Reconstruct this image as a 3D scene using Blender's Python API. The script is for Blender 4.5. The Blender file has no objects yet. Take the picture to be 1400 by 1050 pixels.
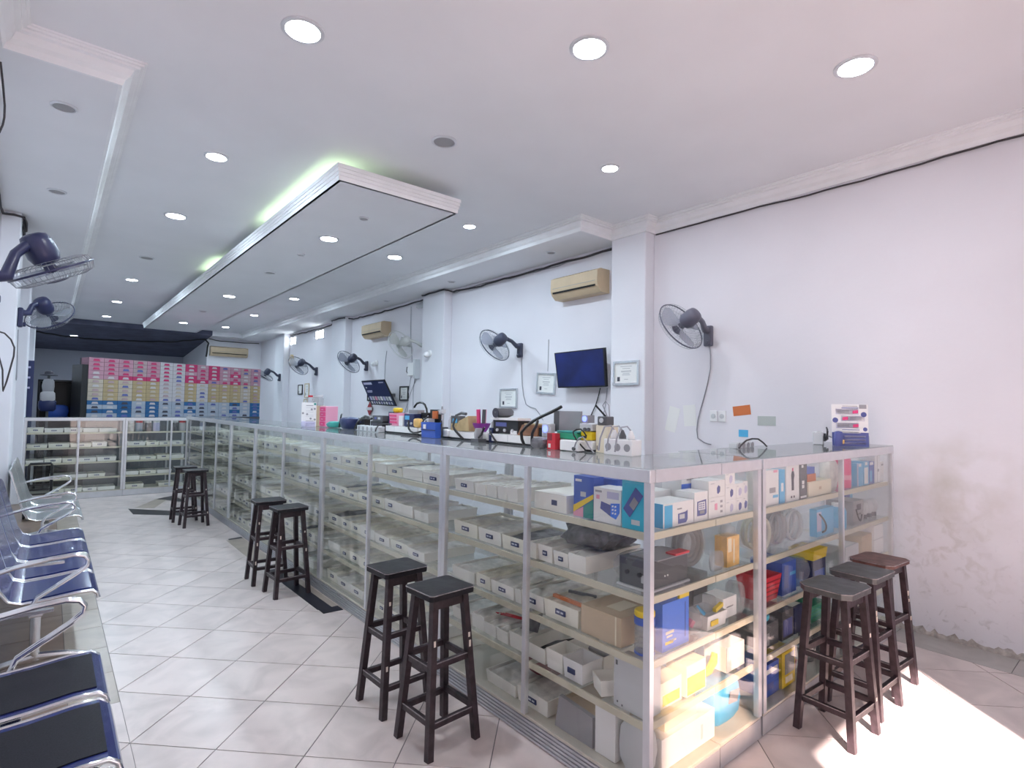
import bpy, math, random
from mathutils import Vector, Matrix, Euler
random.seed(7)
PI = math.pi
S = bpy.context.scene
C = S.collection

# ------------------------------------------------------------------ camera
F_PX, YAW, PITCH, ROLL = 755.27, math.radians(39.909), math.radians(2.4244), math.radians(0.92345)
fw = Vector((math.sin(YAW)*math.cos(PITCH), math.cos(YAW)*math.cos(PITCH), math.sin(PITCH)))
rt = Vector((math.cos(YAW), -math.sin(YAW), 0))
up = rt.cross(fw)
r2 = rt*math.cos(ROLL) + up*math.sin(ROLL)
u2 = -rt*math.sin(ROLL) + up*math.cos(ROLL)
cam = bpy.data.cameras.new('camera')
cam.sensor_width = 36.0
cam.lens = F_PX*36.0/1400.0
cam.clip_start = 0.02
cam.clip_end = 200
co = bpy.data.objects.new('camera', cam)
C.objects.link(co)
m = Matrix.Identity(4)
for i in range(3):
    m[i][0] = r2[i]; m[i][1] = u2[i]; m[i][2] = -fw[i]
m[2][3] = 1.51
co.matrix_world = m
S.camera = co

# ------------------------------------------------------------------ world, sun, exposure
S.view_settings.view_transform = 'Standard'
S.view_settings.look = 'None'
S.view_settings.gamma = 1.0
S.view_settings.use_curve_mapping = False
S.view_settings.exposure = 0.99
S.cycles.max_bounces = 10
S.cycles.diffuse_bounces = 6
S.cycles.transparent_max_bounces = 24
S.cycles.use_denoising = True
S.cycles.sample_clamp_indirect = 8.0
W = bpy.data.worlds.new('sky')
S.world = W
W.use_nodes = True
bg = W.node_tree.nodes['Background']
bg.inputs[0].default_value = (1.0, 0.92, 0.97, 1)
bg.inputs[1].default_value = 0.85
SUN_AZ = Vector((0.65, 0.76, 0)).normalized()
SUN_EL = math.radians(35)
sun = bpy.data.lights.new('sun', 'SUN')
sun.energy = 16.0
sun.angle = math.radians(0.9)
sun.color = (1.0, 0.80, 0.76)
so = bpy.data.objects.new('sun', sun)
C.objects.link(so)
sd = Vector((SUN_AZ.x*math.cos(SUN_EL), SUN_AZ.y*math.cos(SUN_EL), -math.sin(SUN_EL)))
so.rotation_euler = sd.to_track_quat('-Z', 'Y').to_euler()
so.location = (-6, -8, 7)
LAMP_W = 9.0
LAMP_COL = (0.68, 0.86, 1.0)
LAMP_COL_FRONT = (0.88, 0.92, 1.0)

# ------------------------------------------------------------------ materials
MATS = {}
def mat(name, col, rough=0.5, metal=0.0, var=0.0, scale=8.0, bump=0.0, emit=0.0, coat=0.0, detail=3.0):
    if name in MATS: return MATS[name]
    M = bpy.data.materials.new(name)
    M.use_nodes = True
    nt = M.node_tree
    b = nt.nodes['Principled BSDF']
    b.inputs['Base Color'].default_value = (*col, 1)
    b.inputs['Roughness'].default_value = rough
    b.inputs['Metallic'].default_value = metal
    if coat: b.inputs['Coat Weight'].default_value = coat
    if emit:
        b.inputs['Emission Color'].default_value = (*col, 1)
        b.inputs['Emission Strength'].default_value = emit
    if var or bump:
        tc = nt.nodes.new('ShaderNodeTexCoord')
        nz = nt.nodes.new('ShaderNodeTexNoise')
        nz.inputs['Scale'].default_value = scale
        nz.inputs['Detail'].default_value = detail
        nt.links.new(tc.outputs['Object'], nz.inputs['Vector'])
        if var:
            rp = nt.nodes.new('ShaderNodeValToRGB')
            rp.color_ramp.elements[0].position = 0.3
            rp.color_ramp.elements[1].position = 0.7
            rp.color_ramp.elements[0].color = (*[max(0, c*(1-var)) for c in col], 1)
            rp.color_ramp.elements[1].color = (*[min(1, c*(1+var*0.6)) for c in col], 1)
            nt.links.new(nz.outputs['Fac'], rp.inputs['Fac'])
            nt.links.new(rp.outputs['Color'], b.inputs['Base Color'])
        if bump:
            bp = nt.nodes.new('ShaderNodeBump')
            bp.inputs['Strength'].default_value = bump
            bp.inputs['Distance'].default_value = 0.01
            nt.links.new(nz.outputs['Fac'], bp.inputs['Height'])
            nt.links.new(bp.outputs['Normal'], b.inputs['Normal'])
    MATS[name] = M
    return M

def glass(name, tint=(0.93, 0.97, 0.95), ior=1.45, rough=0.0, milk=0.0):
    M = bpy.data.materials.new(name)
    M.use_nodes = True
    nt = M.node_tree
    nt.nodes.remove(nt.nodes['Principled BSDF'])
    out = nt.nodes['Material Output']
    tr = nt.nodes.new('ShaderNodeBsdfTransparent')
    tr.inputs[0].default_value = (*tint, 1)
    gl = nt.nodes.new('ShaderNodeBsdfGlossy')
    gl.inputs['Roughness'].default_value = rough
    fr = nt.nodes.new('ShaderNodeFresnel')
    geo = nt.nodes.new('ShaderNodeNewGeometry')
    mr = nt.nodes.new('ShaderNodeMapRange')          # same reflectance from both faces of a pane
    mr.inputs['To Min'].default_value = ior; mr.inputs['To Max'].default_value = 1.0/ior
    nt.links.new(geo.outputs['Backfacing'], mr.inputs['Value'])
    nt.links.new(mr.outputs['Result'], fr.inputs['IOR'])
    mx = nt.nodes.new('ShaderNodeMixShader')
    nt.links.new(fr.outputs[0], mx.inputs[0])
    base = tr
    if milk:
        df = nt.nodes.new('ShaderNodeBsdfDiffuse')
        df.inputs[0].default_value = (0.85, 0.87, 0.88, 1)
        m2 = nt.nodes.new('ShaderNodeMixShader')
        m2.inputs[0].default_value = milk
        nt.links.new(tr.outputs[0], m2.inputs[1])
        nt.links.new(df.outputs[0], m2.inputs[2])
        base = m2
    nt.links.new(base.outputs[0], mx.inputs[1])
    nt.links.new(gl.outputs[0], mx.inputs[2])
    nt.links.new(mx.outputs[0], out.inputs['Surface'])
    MATS[name] = M
    return M

def wall_mat(name, col, stains):
    """painted plaster; stains: grime blotches and scuffs low on the wall"""
    M = bpy.data.materials.new(name)
    M.use_nodes = True
    nt = M.node_tree
    b = nt.nodes['Principled BSDF']
    b.inputs['Roughness'].default_value = 0.75
    tc = nt.nodes.new('ShaderNodeTexCoord')
    def noise(sc, det, dist=0.0):
        n = nt.nodes.new('ShaderNodeTexNoise')
        n.inputs['Scale'].default_value = sc; n.inputs['Detail'].default_value = det
        n.inputs['Distortion'].default_value = dist
        nt.links.new(tc.outputs['Object'], n.inputs['Vector'])
        return n.outputs['Fac']
    def ramp(src, a, bb):
        r = nt.nodes.new('ShaderNodeMapRange')
        r.inputs['From Min'].default_value = a; r.inputs['From Max'].default_value = bb
        nt.links.new(src, r.inputs['Value'])
        return r.outputs['Result']
    def mul(a, c):
        n = nt.nodes.new('ShaderNodeMath'); n.operation = 'MULTIPLY'
        for i, v in enumerate((a, c)):
            if isinstance(v, float): n.inputs[i].default_value = v
            else: nt.links.new(v, n.inputs[i])
        return n.outputs[0]
    def mixc(f, a, c):
        n = nt.nodes.new('ShaderNodeMix'); n.data_type = 'RGBA'
        nt.links.new(f, n.inputs['Factor'])
        if isinstance(a, tuple): n.inputs[6].default_value = (*a, 1)
        else: nt.links.new(a, n.inputs[6])
        n.inputs[7].default_value = (*c, 1)
        return n.outputs[2]
    big = noise(1.3, 2)
    colr = mixc(ramp(big, 0.35, 0.75), col, tuple(c*0.95 for c in col))
    if stains:
        sp = nt.nodes.new('ShaderNodeSeparateXYZ')
        nt.links.new(tc.outputs['Object'], sp.inputs[0])
        low = ramp(sp.outputs['Z'], 0.95, 0.05)
        scuff = ramp(noise(15, 4, 1.2), 0.60, 0.74)
        colr = mixc(mul(mul(scuff, low), 0.55), colr, (0.42, 0.40, 0.40))
        blot = nt.nodes.new('ShaderNodeVectorMath'); blot.operation = 'DISTANCE'
        nt.links.new(tc.outputs['Object'], blot.inputs[0]); blot.inputs[1].default_value = (4.68, 0.93, 1.03)
        blm = mul(ramp(blot.outputs['Value'], 0.42, 0.05), ramp(noise(5, 3), 0.35, 0.65))
        colr = mixc(mul(blm, 0.65), colr, (0.50, 0.47, 0.40))
        blot2 = nt.nodes.new('ShaderNodeVectorMath'); blot2.operation = 'DISTANCE'
        nt.links.new(tc.outputs['Object'], blot2.inputs[0]); blot2.inputs[1].default_value = (4.68, 1.0, 0.6)
        blm2 = mul(ramp(blot2.outputs['Value'], 0.5, 0.05), ramp(noise(14, 4, .6), 0.5, 0.66))
        colr = mixc(mul(blm2, 0.4), colr, (0.48, 0.44, 0.40))
    nt.links.new(colr, b.inputs['Base Color'])
    bp = nt.nodes.new('ShaderNodeBump'); bp.inputs['Strength'].default_value = 0.08; bp.inputs['Distance'].default_value = 0.01
    nt.links.new(noise(30, 3), bp.inputs['Height']); nt.links.new(bp.outputs['Normal'], b.inputs['Normal'])
    MATS[name] = M
    return M

WALL = (0.79, 0.785, 0.825)
wall_mat('wall_stained', (0.775, 0.755, 0.795), True)
wall_mat('wall_paint', WALL, False)
mat('ceiling_paint', (0.83, 0.825, 0.845), 0.85, var=0.03, scale=1.5)
mat('moulding', (0.88, 0.875, 0.885), 0.6, var=0.04, scale=6)
mat('panel_paint', (0.83, 0.83, 0.85), 0.85, var=0.02, scale=2)
mat('grout', (0.20, 0.19, 0.19), 0.9)
def tile_mat(name, col):
    M = bpy.data.materials.new(name); M.use_nodes = True
    nt = M.node_tree; b = nt.nodes['Principled BSDF']
    b.inputs['Roughness'].default_value = 0.30
    tc = nt.nodes.new('ShaderNodeTexCoord')
    oi = nt.nodes.new('ShaderNodeObjectInfo')
    ad = nt.nodes.new('ShaderNodeVectorMath'); ad.operation = 'ADD'
    cx = nt.nodes.new('ShaderNodeVectorMath'); cx.operation = 'SCALE'; cx.inputs[0].default_value = (7.1, 3.3, 5.7)
    nt.links.new(oi.outputs['Random'], cx.inputs['Scale'])
    nt.links.new(tc.outputs['Object'], ad.inputs[0]); nt.links.new(cx.outputs[0], ad.inputs[1])
    n = nt.nodes.new('ShaderNodeTexNoise'); n.inputs['Scale'].default_value = 4.5; n.inputs['Detail'].default_value = 5; n.inputs['Distortion'].default_value = 0.85
    nt.links.new(ad.outputs[0], n.inputs['Vector'])
    r = nt.nodes.new('ShaderNodeValToRGB')
    r.color_ramp.elements[0].position = 0.32; r.color_ramp.elements[1].position = 0.62
    r.color_ramp.elements[0].color = (*[c*0.80 for c in col], 1); r.color_ramp.elements[1].color = (*col, 1)
    nt.links.new(n.outputs['Fac'], r.inputs['Fac']); nt.links.new(r.outputs[0], b.inputs['Base Color'])
    MATS[name] = M
tile_mat('tile_cream', (0.71, 0.62, 0.59))
tile_mat('tile_tan', (0.30, 0.215, 0.165))
tile_mat('tile_tan_light', (0.45, 0.385, 0.32))
tile_mat('tile_black', (0.025, 0.025, 0.035))
tile_mat('tile_grey', (0.42, 0.395, 0.37))
mat('alu', (0.72, 0.73, 0.76), 0.32, 0.55, var=0.04, scale=20)
mat('alu_ribbed', (0.60, 0.61, 0.64), 0.38, 0.5, var=0.06, scale=14)
mat('shelf_edge', (0.62, 0.585, 0.46), 0.5, 0.1)
mat('board', (0.55, 0.52, 0.45), 0.6, var=0.08, scale=10)
glass('glass', (0.985, 0.993, 0.987))
glass('glass_shelf', (0.975, 0.985, 0.975), milk=0.045)
glass('glass_top', (0.93, 0.96, 0.955), ior=1.55, milk=0.16)
glass('bag_plastic', (0.86, 0.87, 0.88), ior=1.5, rough=0.22, milk=0.18)
glass('bag_blue', (0.35, 0.62, 0.95), ior=1.5, rough=0.2, milk=0.15)
mat('rubber', (0.02, 0.02, 0.022), 0.6)
mat('tray_white', (0.90, 0.885, 0.83), 0.45)
mat('tray_ivory', (0.89, 0.87, 0.76), 0.45)
mat('packets', (0.74, 0.72, 0.68), 0.3, var=0.3, scale=22, bump=0.6, detail=5)
mat('packets_dark', (0.16, 0.155, 0.17), 0.3, var=0.6, scale=24, bump=0.6, detail=5)
mat('packets_tan', (0.72, 0.68, 0.58), 0.35, var=0.3, scale=26, bump=0.6, detail=5)
mat('label_navy', (0.045, 0.06, 0.15), 0.4)
mat('label_text', (0.7, 0.73, 0.8), 0.5)
mat('stool_wood', (0.036, 0.022, 0.028), 0.42, var=0.5, scale=30, bump=0.25)
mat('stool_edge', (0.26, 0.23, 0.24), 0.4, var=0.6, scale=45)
mat('stool_seat', (0.024, 0.023, 0.028), 0.36, var=0.5, scale=18, bump=0.2)
mat('stool_grey', (0.075, 0.078, 0.082), 0.42, var=0.4, scale=18, bump=0.2)
mat('stool_brown', (0.15, 0.065, 0.055), 0.45, var=0.5, scale=16, bump=0.2)
mat('chip', (0.75, 0.68, 0.60), 0.7)
mat('chrome', (0.80, 0.81, 0.83), 0.14, 1.0)
mat('chrome_worn', (0.70, 0.72, 0.74), 0.25, 0.9, var=0.1, scale=20)
mat('seat_navy', (0.016, 0.026, 0.14), 0.2, 0.0, coat=0.15)
mat('seat_black', (0.014, 0.012, 0.019), 0.6, var=0.5, scale=260)
mat('seat_silver', (0.52, 0.54, 0.55), 0.28, 0.8, var=0.1, scale=60)
mat('fan_blue', (0.024, 0.028, 0.085), 0.35, var=0.2, scale=15)
mat('fan_dark', (0.045, 0.05, 0.085), 0.4)
mat('fan_grey', (0.12, 0.12, 0.16), 0.4)
mat('fan_white', (0.55, 0.56, 0.54), 0.45)
mat('wire_grey', (0.26, 0.27, 0.30), 0.35, 0.3)
mat('wire_white', (0.62, 0.63, 0.62), 0.4)
glass('blade_blue', (0.42, 0.46, 0.60), ior=1.3, rough=0.2, milk=0.35)
mat('cable_dark', (0.05, 0.045, 0.05), 0.6)
mat('cable_grey', (0.33, 0.33, 0.36), 0.6)
mat('cable_black', (0.012, 0.012, 0.014), 0.45)
mat('ac_cream', (0.60, 0.47, 0.31), 0.5, var=0.08, scale=5)
mat('ac_grey', (0.40, 0.37, 0.33), 0.5)
mat('black', (0.012, 0.012, 0.014), 0.4)
mat('screen_blue', (0.010, 0.020, 0.13), 0.28, var=0.5, scale=3)
mat('navy', (0.015, 0.025, 0.10), 0.4)
mat('blue', (0.03, 0.10, 0.48), 0.4)
mat('blue_bright', (0.05, 0.20, 0.80), 0.4)
mat('sky_blue', (0.10, 0.46, 0.76), 0.4)
mat('cyan', (0.06, 0.50, 0.68), 0.4)
mat('teal', (0.03, 0.30, 0.27), 0.45)
mat('green', (0.02, 0.30, 0.17), 0.45)
mat('red', (0.62, 0.03, 0.05), 0.4)
mat('dark_red', (0.25, 0.02, 0.03), 0.4)
mat('orange', (0.60, 0.17, 0.05), 0.5)
mat('pink', (0.75, 0.06, 0.22), 0.4)
mat('pink_soft', (0.80, 0.36, 0.50), 0.5)
mat('purple', (0.25, 0.03, 0.30), 0.4)
mat('yellow', (0.85, 0.62, 0.02), 0.4)
mat('amber', (0.80, 0.50, 0.16), 0.4, var=0.3, scale=18)
mat('white', (0.84, 0.84, 0.84), 0.45)
mat('paper', (0.80, 0.80, 0.78), 0.7)
mat('carton', (0.56, 0.44, 0.30), 0.7, var=0.06, scale=10)
mat('cream', (0.78, 0.72, 0.56), 0.6)
mat('wood', (0.34, 0.16, 0.08), 0.5, var=0.3, scale=14)
mat('wood_light', (0.55, 0.42, 0.22), 0.55, var=0.2, scale=14)
mat('grey', (0.32, 0.32, 0.34), 0.5)
mat('grey_light', (0.58, 0.60, 0.62), 0.5)
mat('grey_dark', (0.10, 0.105, 0.115), 0.5)
mat('ink', (0.05, 0.05, 0.07), 0.6)
mat('ink_grey', (0.35, 0.35, 0.38), 0.6)
mat('ink_blue', (0.10, 0.12, 0.34), 0.5)
mat('lilac', (0.55, 0.54, 0.72), 0.5)
mat('mop_pink', (0.62, 0.30, 0.40), 0.6)
mat('rack_pink', (0.459, 0.246, 0.312), 0.65, var=0.1)
mat('rack_mauve', (0.410, 0.295, 0.312), 0.65, var=0.1)
mat('rack_magenta', (0.508, 0.033, 0.131), 0.6)
mat('rack_tan', (0.426, 0.328, 0.180), 0.65, var=0.1)
mat('rack_beige', (0.476, 0.410, 0.328), 0.65, var=0.1)
mat('rack_white', (0.508, 0.492, 0.508), 0.65)
mat('rack_blue', (0.016, 0.107, 0.271), 0.6)
mat('rack_lightblue', (0.344, 0.394, 0.476), 0.6)
mat('cloth_dark', (0.10, 0.105, 0.16), 0.9, var=0.25, scale=3)
for n_ in ('seat_black', 'stool_seat', 'tile_black'):
    MATS[n_].node_tree.nodes['Principled BSDF'].inputs['Specular IOR Level'].default_value = 0.2
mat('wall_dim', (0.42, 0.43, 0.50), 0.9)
mat('lens_on', (0.88, 0.95, 1.0), 0.4, emit=30.0)
mat('lens_off', (0.34, 0.33, 0.34), 0.5)
mat('ring', (0.75, 0.75, 0.78), 0.3, 0.4)
mat('cove_tube', (0.72, 1.0, 0.62), 0.4, emit=1.2)
mat('vent_light', (0.85, 0.95, 1.0), 0.4, emit=6.0)
mat('led_blue', (0.15, 0.2, 1.0), 0.4, emit=1.5)
mat('plaster_edge', (0.42, 0.38, 0.35), 0.9, var=0.3, scale=30)
mat('concrete', (0.42, 0.40, 0.38), 0.9, var=0.1, scale=2)

# ------------------------------------------------------------------ mesh builder
class MB:
    def __init__(s): s.v = []; s.f = []
    def add(s, vs, fs):
        o = len(s.v); s.v += [tuple(v) for v in vs]; s.f += [tuple(i+o for i in f) for f in fs]; return s
    def box(s, x0, y0, z0, x1, y1, z1):
        return s.add([(x0,y0,z0),(x1,y0,z0),(x1,y1,z0),(x0,y1,z0),(x0,y0,z1),(x1,y0,z1),(x1,y1,z1),(x0,y1,z1)],
                     [(0,3,2,1),(4,5,6,7),(0,1,5,4),(1,2,6,5),(2,3,7,6),(3,0,4,7)])
    def cbox(s, c, sz, rot=None):
        hx, hy, hz = (a/2 for a in sz)
        R = Euler(rot).to_matrix() if rot else Matrix.Identity(3)
        vs = [Vector(c) + R @ Vector((a*hx, b*hy, d*hz)) for d in (-1, 1) for a, b in ((-1,-1),(1,-1),(1,1),(-1,1))]
        return s.add(vs, [(0,3,2,1),(4,5,6,7),(0,1,5,4),(1,2,6,5),(2,3,7,6),(3,0,4,7)])
    def frustum(s, x0, y0, x1, y1, z0, z1, tx, ty):
        return s.add([(x0,y0,z0),(x1,y0,z0),(x1,y1,z0),(x0,y1,z0),(x0+tx,y0+ty,z1),(x1-tx,y0+ty,z1),(x1-tx,y1-ty,z1),(x0+tx,y1-ty,z1)],
                     [(0,3,2,1),(4,5,6,7),(0,1,5,4),(1,2,6,5),(2,3,7,6),(3,0,4,7)])
    def bar(s, p, q, w, h, upv=(0,0,1)):
        p, q = Vector(p), Vector(q); d = (q-p).normalized(); u = Vector(upv)
        if abs(d.dot(u)) > 0.98: u = Vector((1,0,0))
        a = d.cross(u).normalized(); b = a.cross(d)
        vs = [c + a*(i*w/2) + b*(j*h/2) for c in (p, q) for i, j in ((-1,-1),(1,-1),(1,1),(-1,1))]
        return s.add(vs, [(0,1,2,3),(7,6,5,4),(0,4,5,1),(1,5,6,2),(2,6,7,3),(3,7,4,0)])
    def tube(s, pts, r, n=8, closed=False):
        pts = [Vector(p) for p in pts]; k = len(pts); rings = []; prev = None
        for i, p in enumerate(pts):
            if closed: t = pts[(i+1) % k]-pts[i-1]
            else: t = pts[min(i+1, k-1)]-pts[max(i-1, 0)]
            t.normalize()
            if prev is None:
                a = t.cross(Vector((0,0,1)))
                if a.length < 1e-3: a = t.cross(Vector((1,0,0)))
            else: a = prev - t*prev.dot(t)
            a.normalize(); prev = a; b = t.cross(a)
            rr = r[i] if isinstance(r, (list, tuple)) else r
            rings.append([p + a*math.cos(2*PI*j/n)*rr + b*math.sin(2*PI*j/n)*rr for j in range(n)])
        vs = [v for g in rings for v in g]; fs = []
        for i in range(k if closed else k-1):
            o, q = i*n, ((i+1) % k)*n
            fs += [(o+j, o+(j+1) % n, q+(j+1) % n, q+j) for j in range(n)]
        if not closed: fs += [tuple(range(n))[::-1], tuple((k-1)*n+j for j in range(n))]
        return s.add(vs, fs)
    def cyl(s, p, q, r0, r1=None, n=16):
        return s.tube([p, q], [r0, r0 if r1 is None else r1], n)
    def lathe(s, prof, c=(0,0,0), n=20, axis=None):
        """prof: (radius, height) pairs along axis from c"""
        ax = Vector(axis or (0,0,1)).normalized()
        a = ax.cross(Vector((0,0,1)))
        if a.length < 1e-3: a = Vector((1,0,0))
        a.normalize(); b = ax.cross(a); c = Vector(c)
        vs = [c + ax*h + (a*math.cos(2*PI*j/n) + b*math.sin(2*PI*j/n))*max(r, 1e-4) for r, h in prof for j in range(n)]
        fs = [(i*n+j, i*n+(j+1) % n, (i+1)*n+(j+1) % n, (i+1)*n+j) for i in range(len(prof)-1) for j in range(n)]
        fs += [tuple(range(n))[::-1], tuple((len(prof)-1)*n+j for j in range(n))]
        return s.add(vs, fs)
    def prism(s, poly, z0, z1):
        n = len(poly)
        vs = [(x, y, z0) for x, y in poly] + [(x, y, z1) for x, y in poly]
        return s.add(vs, [tuple(range(n))[::-1], tuple(range(n, 2*n))] + [(i, (i+1) % n, n+(i+1) % n, n+i) for i in range(n)])
    def xprism(s, poly, y0, y1):
        """poly in (x,z), extruded along y"""
        n = len(poly)
        vs = [(x, y0, z) for x, z in poly] + [(x, y1, z) for x, z in poly]
        return s.add(vs, [tuple(range(n)), tuple(range(n, 2*n))[::-1]] + [(i, n+i, n+(i+1) % n, (i+1) % n) for i in range(n)])
    def slab(s, A, B, y0, y1):
        """thin curved sheet between two (x,z) profiles A and B of equal length"""
        n = len(A)
        vs = [(x, y, z) for y in (y0, y1) for P in (A, B) for x, z in P]
        fs = []
        for i in range(n-1):
            a0, b0, a1, b1 = i, n+i, 2*n+i, 3*n+i
            fs += [(a0, a0+1, a1+1, a1), (b0, b1, b1+1, b0+1), (a0, b0, b0+1, a0+1), (a1, a1+1, b1+1, b1)]
        fs += [(0, 2*n, 3*n, n), (n-1, 2*n-1, 4*n-1, 3*n-1)]
        return s.add(vs, fs)
    def sweep(s, prof, path, closed=False):
        """prof (out,z) swept along a plan path, mitred; out is to the left of travel"""
        P = [Vector(p) for p in path]; n = len(prof); k = len(P); rings = []
        for i, p in enumerate(P):
            d0 = (P[i]-P[i-1]).normalized() if (i or closed) else (P[1]-P[0]).normalized()
            d1 = (P[(i+1) % k]-P[i]).normalized() if (i < k-1 or closed) else d0
            n0 = Vector((-d0.y, d0.x)); n1 = Vector((-d1.y, d1.x))
            mm = n0+n1; mm = mm/(mm.dot(n0))
            rings.append([(p.x+mm.x*o, p.y+mm.y*o, z) for o, z in prof])
        vs = [v for g in rings for v in g]; fs = []
        for i in range(k if closed else k-1):
            a, b = i*n, ((i+1) % k)*n
            fs += [(a+j, b+j, b+(j+1) % n, a+(j+1) % n) for j in range(n)]
        if not closed: fs += [tuple(range(n)), tuple((k-1)*n+j for j in range(n))[::-1]]
        return s.add(vs, fs)
    def mesh(s, name, smooth=None):
        me = bpy.data.meshes.new(name)
        me.from_pydata(s.v, [], s.f)
        import bmesh
        bm = bmesh.new(); bm.from_mesh(me); bmesh.ops.recalc_face_normals(bm, faces=bm.faces); bm.to_mesh(me); bm.free()
        if smooth:
            for p in me.polygons: p.use_smooth = True
            me.set_sharp_from_angle(angle=math.radians(smooth))
        return me
    def build(s, name, m, parent=None, smooth=None, loc=None, rot=None, bevel=0.0):
        o = bpy.data.objects.new(name, s.mesh(name, smooth))
        C.objects.link(o)
        o.data.materials.append(MATS[m])
        if parent: o.parent = parent
        if loc: o.location = loc
        if rot: o.rotation_euler = rot
        if bevel:
            b = o.modifiers.new('bevel', 'BEVEL'); b.width = bevel; b.segments = 2; b.limit_method = 'ANGLE'
        return o

def tag(o, label, cat, group=None, kind=None):
    o['label'] = label
    if cat: o['category'] = cat
    if group: o['group'] = group
    if kind: o['kind'] = kind
    return o
def thing(name, label, cat, loc=(0,0,0), rotz=0.0, group=None):
    o = bpy.data.objects.new(name, None); C.objects.link(o)
    o.empty_display_size = 0.05
    o.location = loc; o.rotation_euler = (0, 0, rotz)
    return tag(o, label, cat, group)
def struct(o, label=None):
    o['kind'] = 'structure'
    if label: o['label'] = label
    return o
def dup(root, loc=None, rotz=None, label=None, group=None, scale=None):
    r = root.copy(); C.objects.link(r)
    if loc is not None: r.location = loc
    if rotz is not None: r.rotation_euler = (0, 0, rotz)
    if label: r['label'] = label
    if group: r['group'] = group
    if scale: r.scale = scale
    for ch in list(root.children):
        c = ch.copy(); C.objects.link(c); c.parent = r
        for g in list(ch.children):
            d = g.copy(); C.objects.link(d); d.parent = c
    return r
def clip(poly, a, b, c):
    """keep a*x+b*y<=c"""
    out = []
    for i, p in enumerate(poly):
        q = poly[(i+1) % len(poly)]
        dp, dq = a*p[0]+b*p[1]-c, a*q[0]+b*q[1]-c
        if dp <= 0: out.append(p)
        if dp*dq < 0:
            t = dp/(dp-dq); out.append((p[0]+(q[0]-p[0])*t, p[1]+(q[1]-p[1])*t))
    return out
def area(poly): return abs(sum(poly[i][0]*poly[(i+1) % len(poly)][1]-poly[(i+1) % len(poly)][0]*poly[i][1] for i in range(len(poly))))/2
def inset(poly, d):
    cx = sum(p[0] for p in poly)/len(poly); cy = sum(p[1] for p in poly)/len(poly)
    return [(cx+(x-cx)*(1-d), cy+(y-cy)*(1-d)) for x, y in poly]
ORD = ['first','second','third','fourth','fifth','sixth','seventh','eighth','ninth','tenth','eleventh','twelfth','thirteenth','fourteenth','fifteenth','sixteenth']

# ------------------------------------------------------------------ room dimensions
XL, XR, YF, YB, ZC = -0.42, 4.68, -1.20, 17.0, 3.42
PX_L, PX_R = -0.27, 4.53            # faces of the pillars
PILL = [(3.36, 3.80), (7.05, 7.68), (10.70, 11.40), (14.5, 15.2)]
ZS = 3.30                            # soffit underside

# floor: a grout bed with tiles proud of it
floor = struct(MB().box(XL-0.2, YF, -0.12, XR+0.2, 21.0, -0.003).build('floor', 'grout'), 'cream diagonal floor tiles with tan borders')
TB = 0.334                            # tan border edge on the left
side, h = 0.40, 0.40/math.sqrt(2)
P0 = (0.616, 3.274)
for mI in range(-40, 40):
    for nI in range(-40, 40):
        cx0 = P0[0] + (mI+nI)*h + h; cy0 = P0[1] + (nI-mI)*h
        if cx0 < XL-0.3 or cx0 > XR+0.3 or cy0 < -0.6 or cy0 > 11.0: continue
        if cx0 > 2.5 and cy0 > 1.9: continue
        if 2.0 < cx0 and cy0 > 1.9: continue
        g = 0.0036
        poly = [(cx0-h+g, cy0), (cx0, cy0-h+g), (cx0+h-g, cy0), (cx0, cy0+h-g)]
        for (lo, hi, y0, y1) in ((TB, 4.38, -0.6, 10.8), (XL, TB, -0.6, 3.43)):
            q = clip(poly, -1, 0, -(lo+0.001)); q = clip(q, 1, 0, hi-0.001) if q else q
            q = clip(q, 0, -1, -y0) if q else q; q = clip(q, 0, 1, y1-0.001) if q else q
            if len(q) > 2 and area(q) > 0.002:
                MB().prism(q, -0.010, 0.0).build('tile', 'tile_cream', floor)
for j in range(19):
    y = 3.43 + j*0.405
    MB().box(XL+0.002, y+0.002, -0.010, 0.128, y+0.403, 0.0).build('tile', 'tile_tan', floor)
    MB().box(0.132, y+0.002, -0.010, TB-0.002, y+0.403, 0.0).build('tile', 'tile_tan_light', floor)
for j in range(6):
    y = -0.6 + j*0.62
    MB().box(4.382, y+0.002, -0.010, XR, y+0.618, 0.0).build('tile', 'tile_grey', floor)
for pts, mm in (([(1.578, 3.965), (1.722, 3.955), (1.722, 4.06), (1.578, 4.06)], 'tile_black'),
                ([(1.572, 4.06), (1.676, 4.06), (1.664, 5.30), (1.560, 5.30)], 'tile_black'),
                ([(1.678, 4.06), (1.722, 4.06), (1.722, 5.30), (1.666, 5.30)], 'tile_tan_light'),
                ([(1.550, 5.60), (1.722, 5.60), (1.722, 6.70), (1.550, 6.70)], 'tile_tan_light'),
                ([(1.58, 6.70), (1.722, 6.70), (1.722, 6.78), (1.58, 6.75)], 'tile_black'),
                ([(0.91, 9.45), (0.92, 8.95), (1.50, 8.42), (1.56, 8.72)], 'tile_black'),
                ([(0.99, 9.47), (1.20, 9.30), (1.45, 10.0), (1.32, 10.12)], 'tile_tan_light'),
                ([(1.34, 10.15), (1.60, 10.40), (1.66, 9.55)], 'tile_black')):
    MB().prism(pts, 0.0, 0.0015).build('inlay_tile', mm, floor)

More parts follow.
